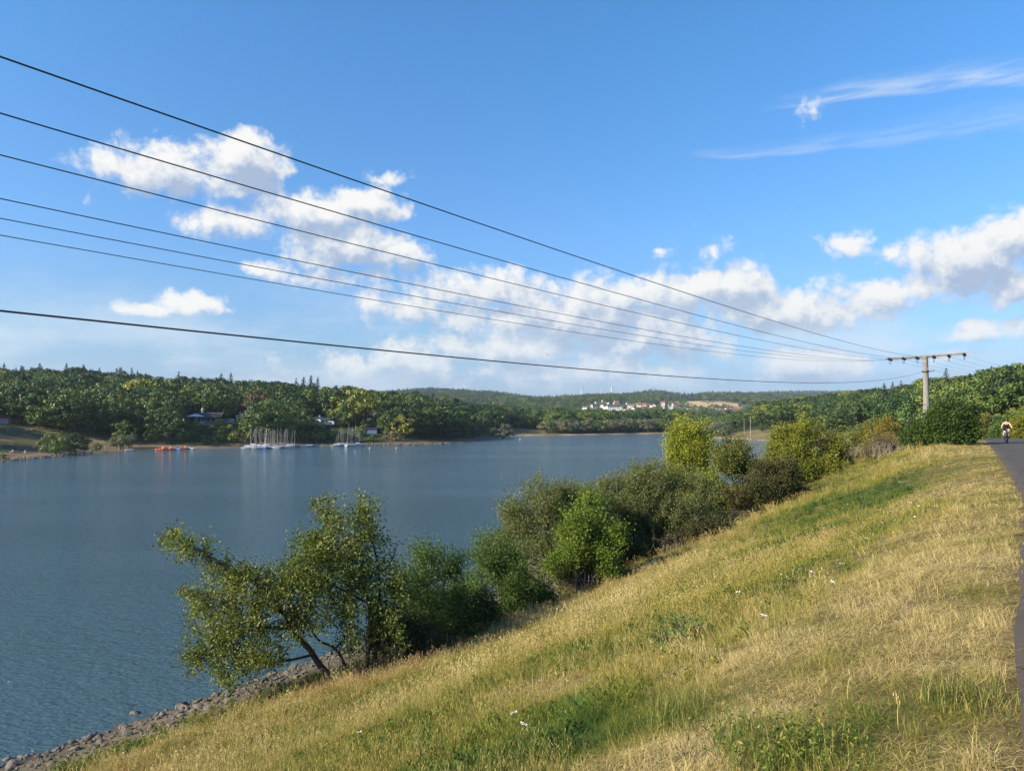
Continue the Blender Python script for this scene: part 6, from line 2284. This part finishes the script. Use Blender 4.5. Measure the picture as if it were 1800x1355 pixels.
    # lush tussocks
    for i, (px, py, R, t, lab) in enumerate(((1252, 1262, .28, .2, 'lush green grass tussock beside the bare straw patch at the bottom'), (1205, 1268, .24, .27, 'bright green tussock left of the lush one at the bottom'), (1392, 1332, .28, .2, 'dark green leafy tussock at the bottom right'),
                                             (1335, 1305, .2, .18, 'blue-green spiky tussock left above the dark leafy one'), (1440, 1340, .22, .22, 'dark green tussock at the bottom edge, right of the dark leafy one'), (1715, 1240, .2, .3, 'tall thin dry-tipped tussock near the path edge'))):
        rg = np.random.default_rng(200 + i)
        g = Geo()
        V, Q, l = blades(rg, 420, R * 1.5, .06, .24, .0045, .8); g.add(V, Q, 0, l * .9)
        V, Q, l = blades(rg, 40, R * 1.4, .12, .30, .0028, .5, lt=rg.uniform(.8, 1, 40)); g.add(V, Q, 0, l + .5)
        lf = None
        if i in (2, 4):
            lf = Geo()
            n = 420
            C = rg.normal(size=(n, 3)) * np.array([R * 1.0, R * .8, .04]); C[:, 2] = np.abs(C[:, 2]) + rg.uniform(0, .12, n)
            V, Q = leaf_quads(C, np.stack([rg.normal(size=n), rg.normal(size=n), rg.uniform(.1, .9, n)], 1), rg.uniform(.018, .045, n), .007, rg); lf.add(V, Q, 0, np.repeat(rg.uniform(.1, 1.0, n), 4))
        o = link('grass_tussock', g.mesh('tussock', [M_GRASS]), None, hit(px, py))
        o['tint'] = t
        tag(o, lab, 'tussock')
        if lf:
            c = link('leaf_mass', lf.mesh('leaf_mass', [M_GRASS]), o)
            c['tint'] = t
            c['kind'] = 'stuff'
    # long bent straws standing above the sward
    for i, (px, py, dx, h, lab) in enumerate(((668, 1330, -.25, .75, 'long pale grass stalk leaning left at the bottom left'), (722, 1345, -.3, .8, 'long pale bent stalk at the bottom, left of centre'), (1445, 1020, -.45, .8, 'long straw leaning left in the middle of the slope'), (1490, 1235, .03, .16, 'upright pale straw in the mown strip near the bottom'),
                                             (1580, 1285, .015, .14, 'short upright pale straw in the mown strip, nearest the path'), (600, 1300, -.2, .7, 'long pale stalk leaning above the green weeds by the stones'))):
        b = hit(px, py)
        g = Geo()
        g.tube([(0, 0, -.05), (dx * .3, .02, h * .5), (dx, .03, h * .92)], [.0022, .0018, .0012], 4, 0, .9)
        n = 10
        C = np.array([dx, .03, h * .92])[None] + np.array([dx * .18, 0, -.03])[None] * np.linspace(-1.2, 1, n)[:, None] + rng.normal(size=(n, 3)) * .006
        V, Q = leaf_quads(C, np.tile([dx, 0, .4], (n, 1)), .028, .0028, rng); g.add(V, Q, 0, .95)
        o = link('grass_stalk', g.mesh('stalk', [M_GRASS]), None, b)
        o['tint'] = .82
        tag(o, lab, 'grass stalk')


plants()


# ------------------------------------------------------------------ in the sky
def sky_things():
    p = above(963, 625, 150)
    root = empty('bird', p, .4)
    dk = plain('dark_feathers', (.03, .03, .035), .8)
    g = Geo(); g.tube([(0, -.18, 0), (0, -.05, .02), (0, .1, .0), (0, .24, -.01)], [.01, .05, .045, .012], 7); link('body', g.mesh('bird_body', [dk]), root)
    for s in (-1, 1):
        g = Geo(); g.add([(0, -.08, .03), (s * .28, -.12, .16), (s * .62, .02, .08), (s * .58, .06, .08), (s * .26, .02, .15), (0, .08, .03)], [(0, 1, 4, 5), (1, 2, 3, 4)]); link('wing', g.mesh('bird_wing', [dk]), root)
    tag(root, 'small dark bird flying before the low clouds', 'bird')
    p = above(497, 132, 3000)
    root = empty('airliner', p, .25)
    g = Geo(); g.tube([(-6, 0, 0), (-4.6, 0, 0), (3.5, 0, 0), (6, 0, .5)], [.1, .7, .7, .15], 8); link('fuselage', g.mesh('plane_body', [M_WMETAL]), root)
    for s in (-1, 1):
        g = Geo(); g.add([(-1, 0, -.2), (1.0, 0, -.2), (2.4, s * 5.4, .2), (1.6, s * 5.4, .2), (-1, 0, 0), (1.0, 0, 0), (2.4, s * 5.4, .3), (1.6, s * 5.4, .3)], [(0, 1, 2, 3), (7, 6, 5, 4), (0, 3, 7, 4), (1, 5, 6, 2), (3, 2, 6, 7)]); link('wing', g.mesh('plane_wing', [M_WMETAL]), root)
    g = Geo(); g.add([(4.4, 0, .5), (6.0, 0, .5), (6.4, 0, 2.2), (5.6, 0, 2.2), (4.4, .12, .5), (6.0, .12, .5), (6.4, .12, 2.2), (5.6, .12, 2.2)], [(0, 1, 2, 3), (7, 6, 5, 4), (0, 3, 7, 4), (1, 5, 6, 2)]); link('tail_fin', g.mesh('plane_fin', [M_WMETAL]), root)
    tag(root, 'tiny white aeroplane high in the blue upper left sky', 'aeroplane')


sky_things()
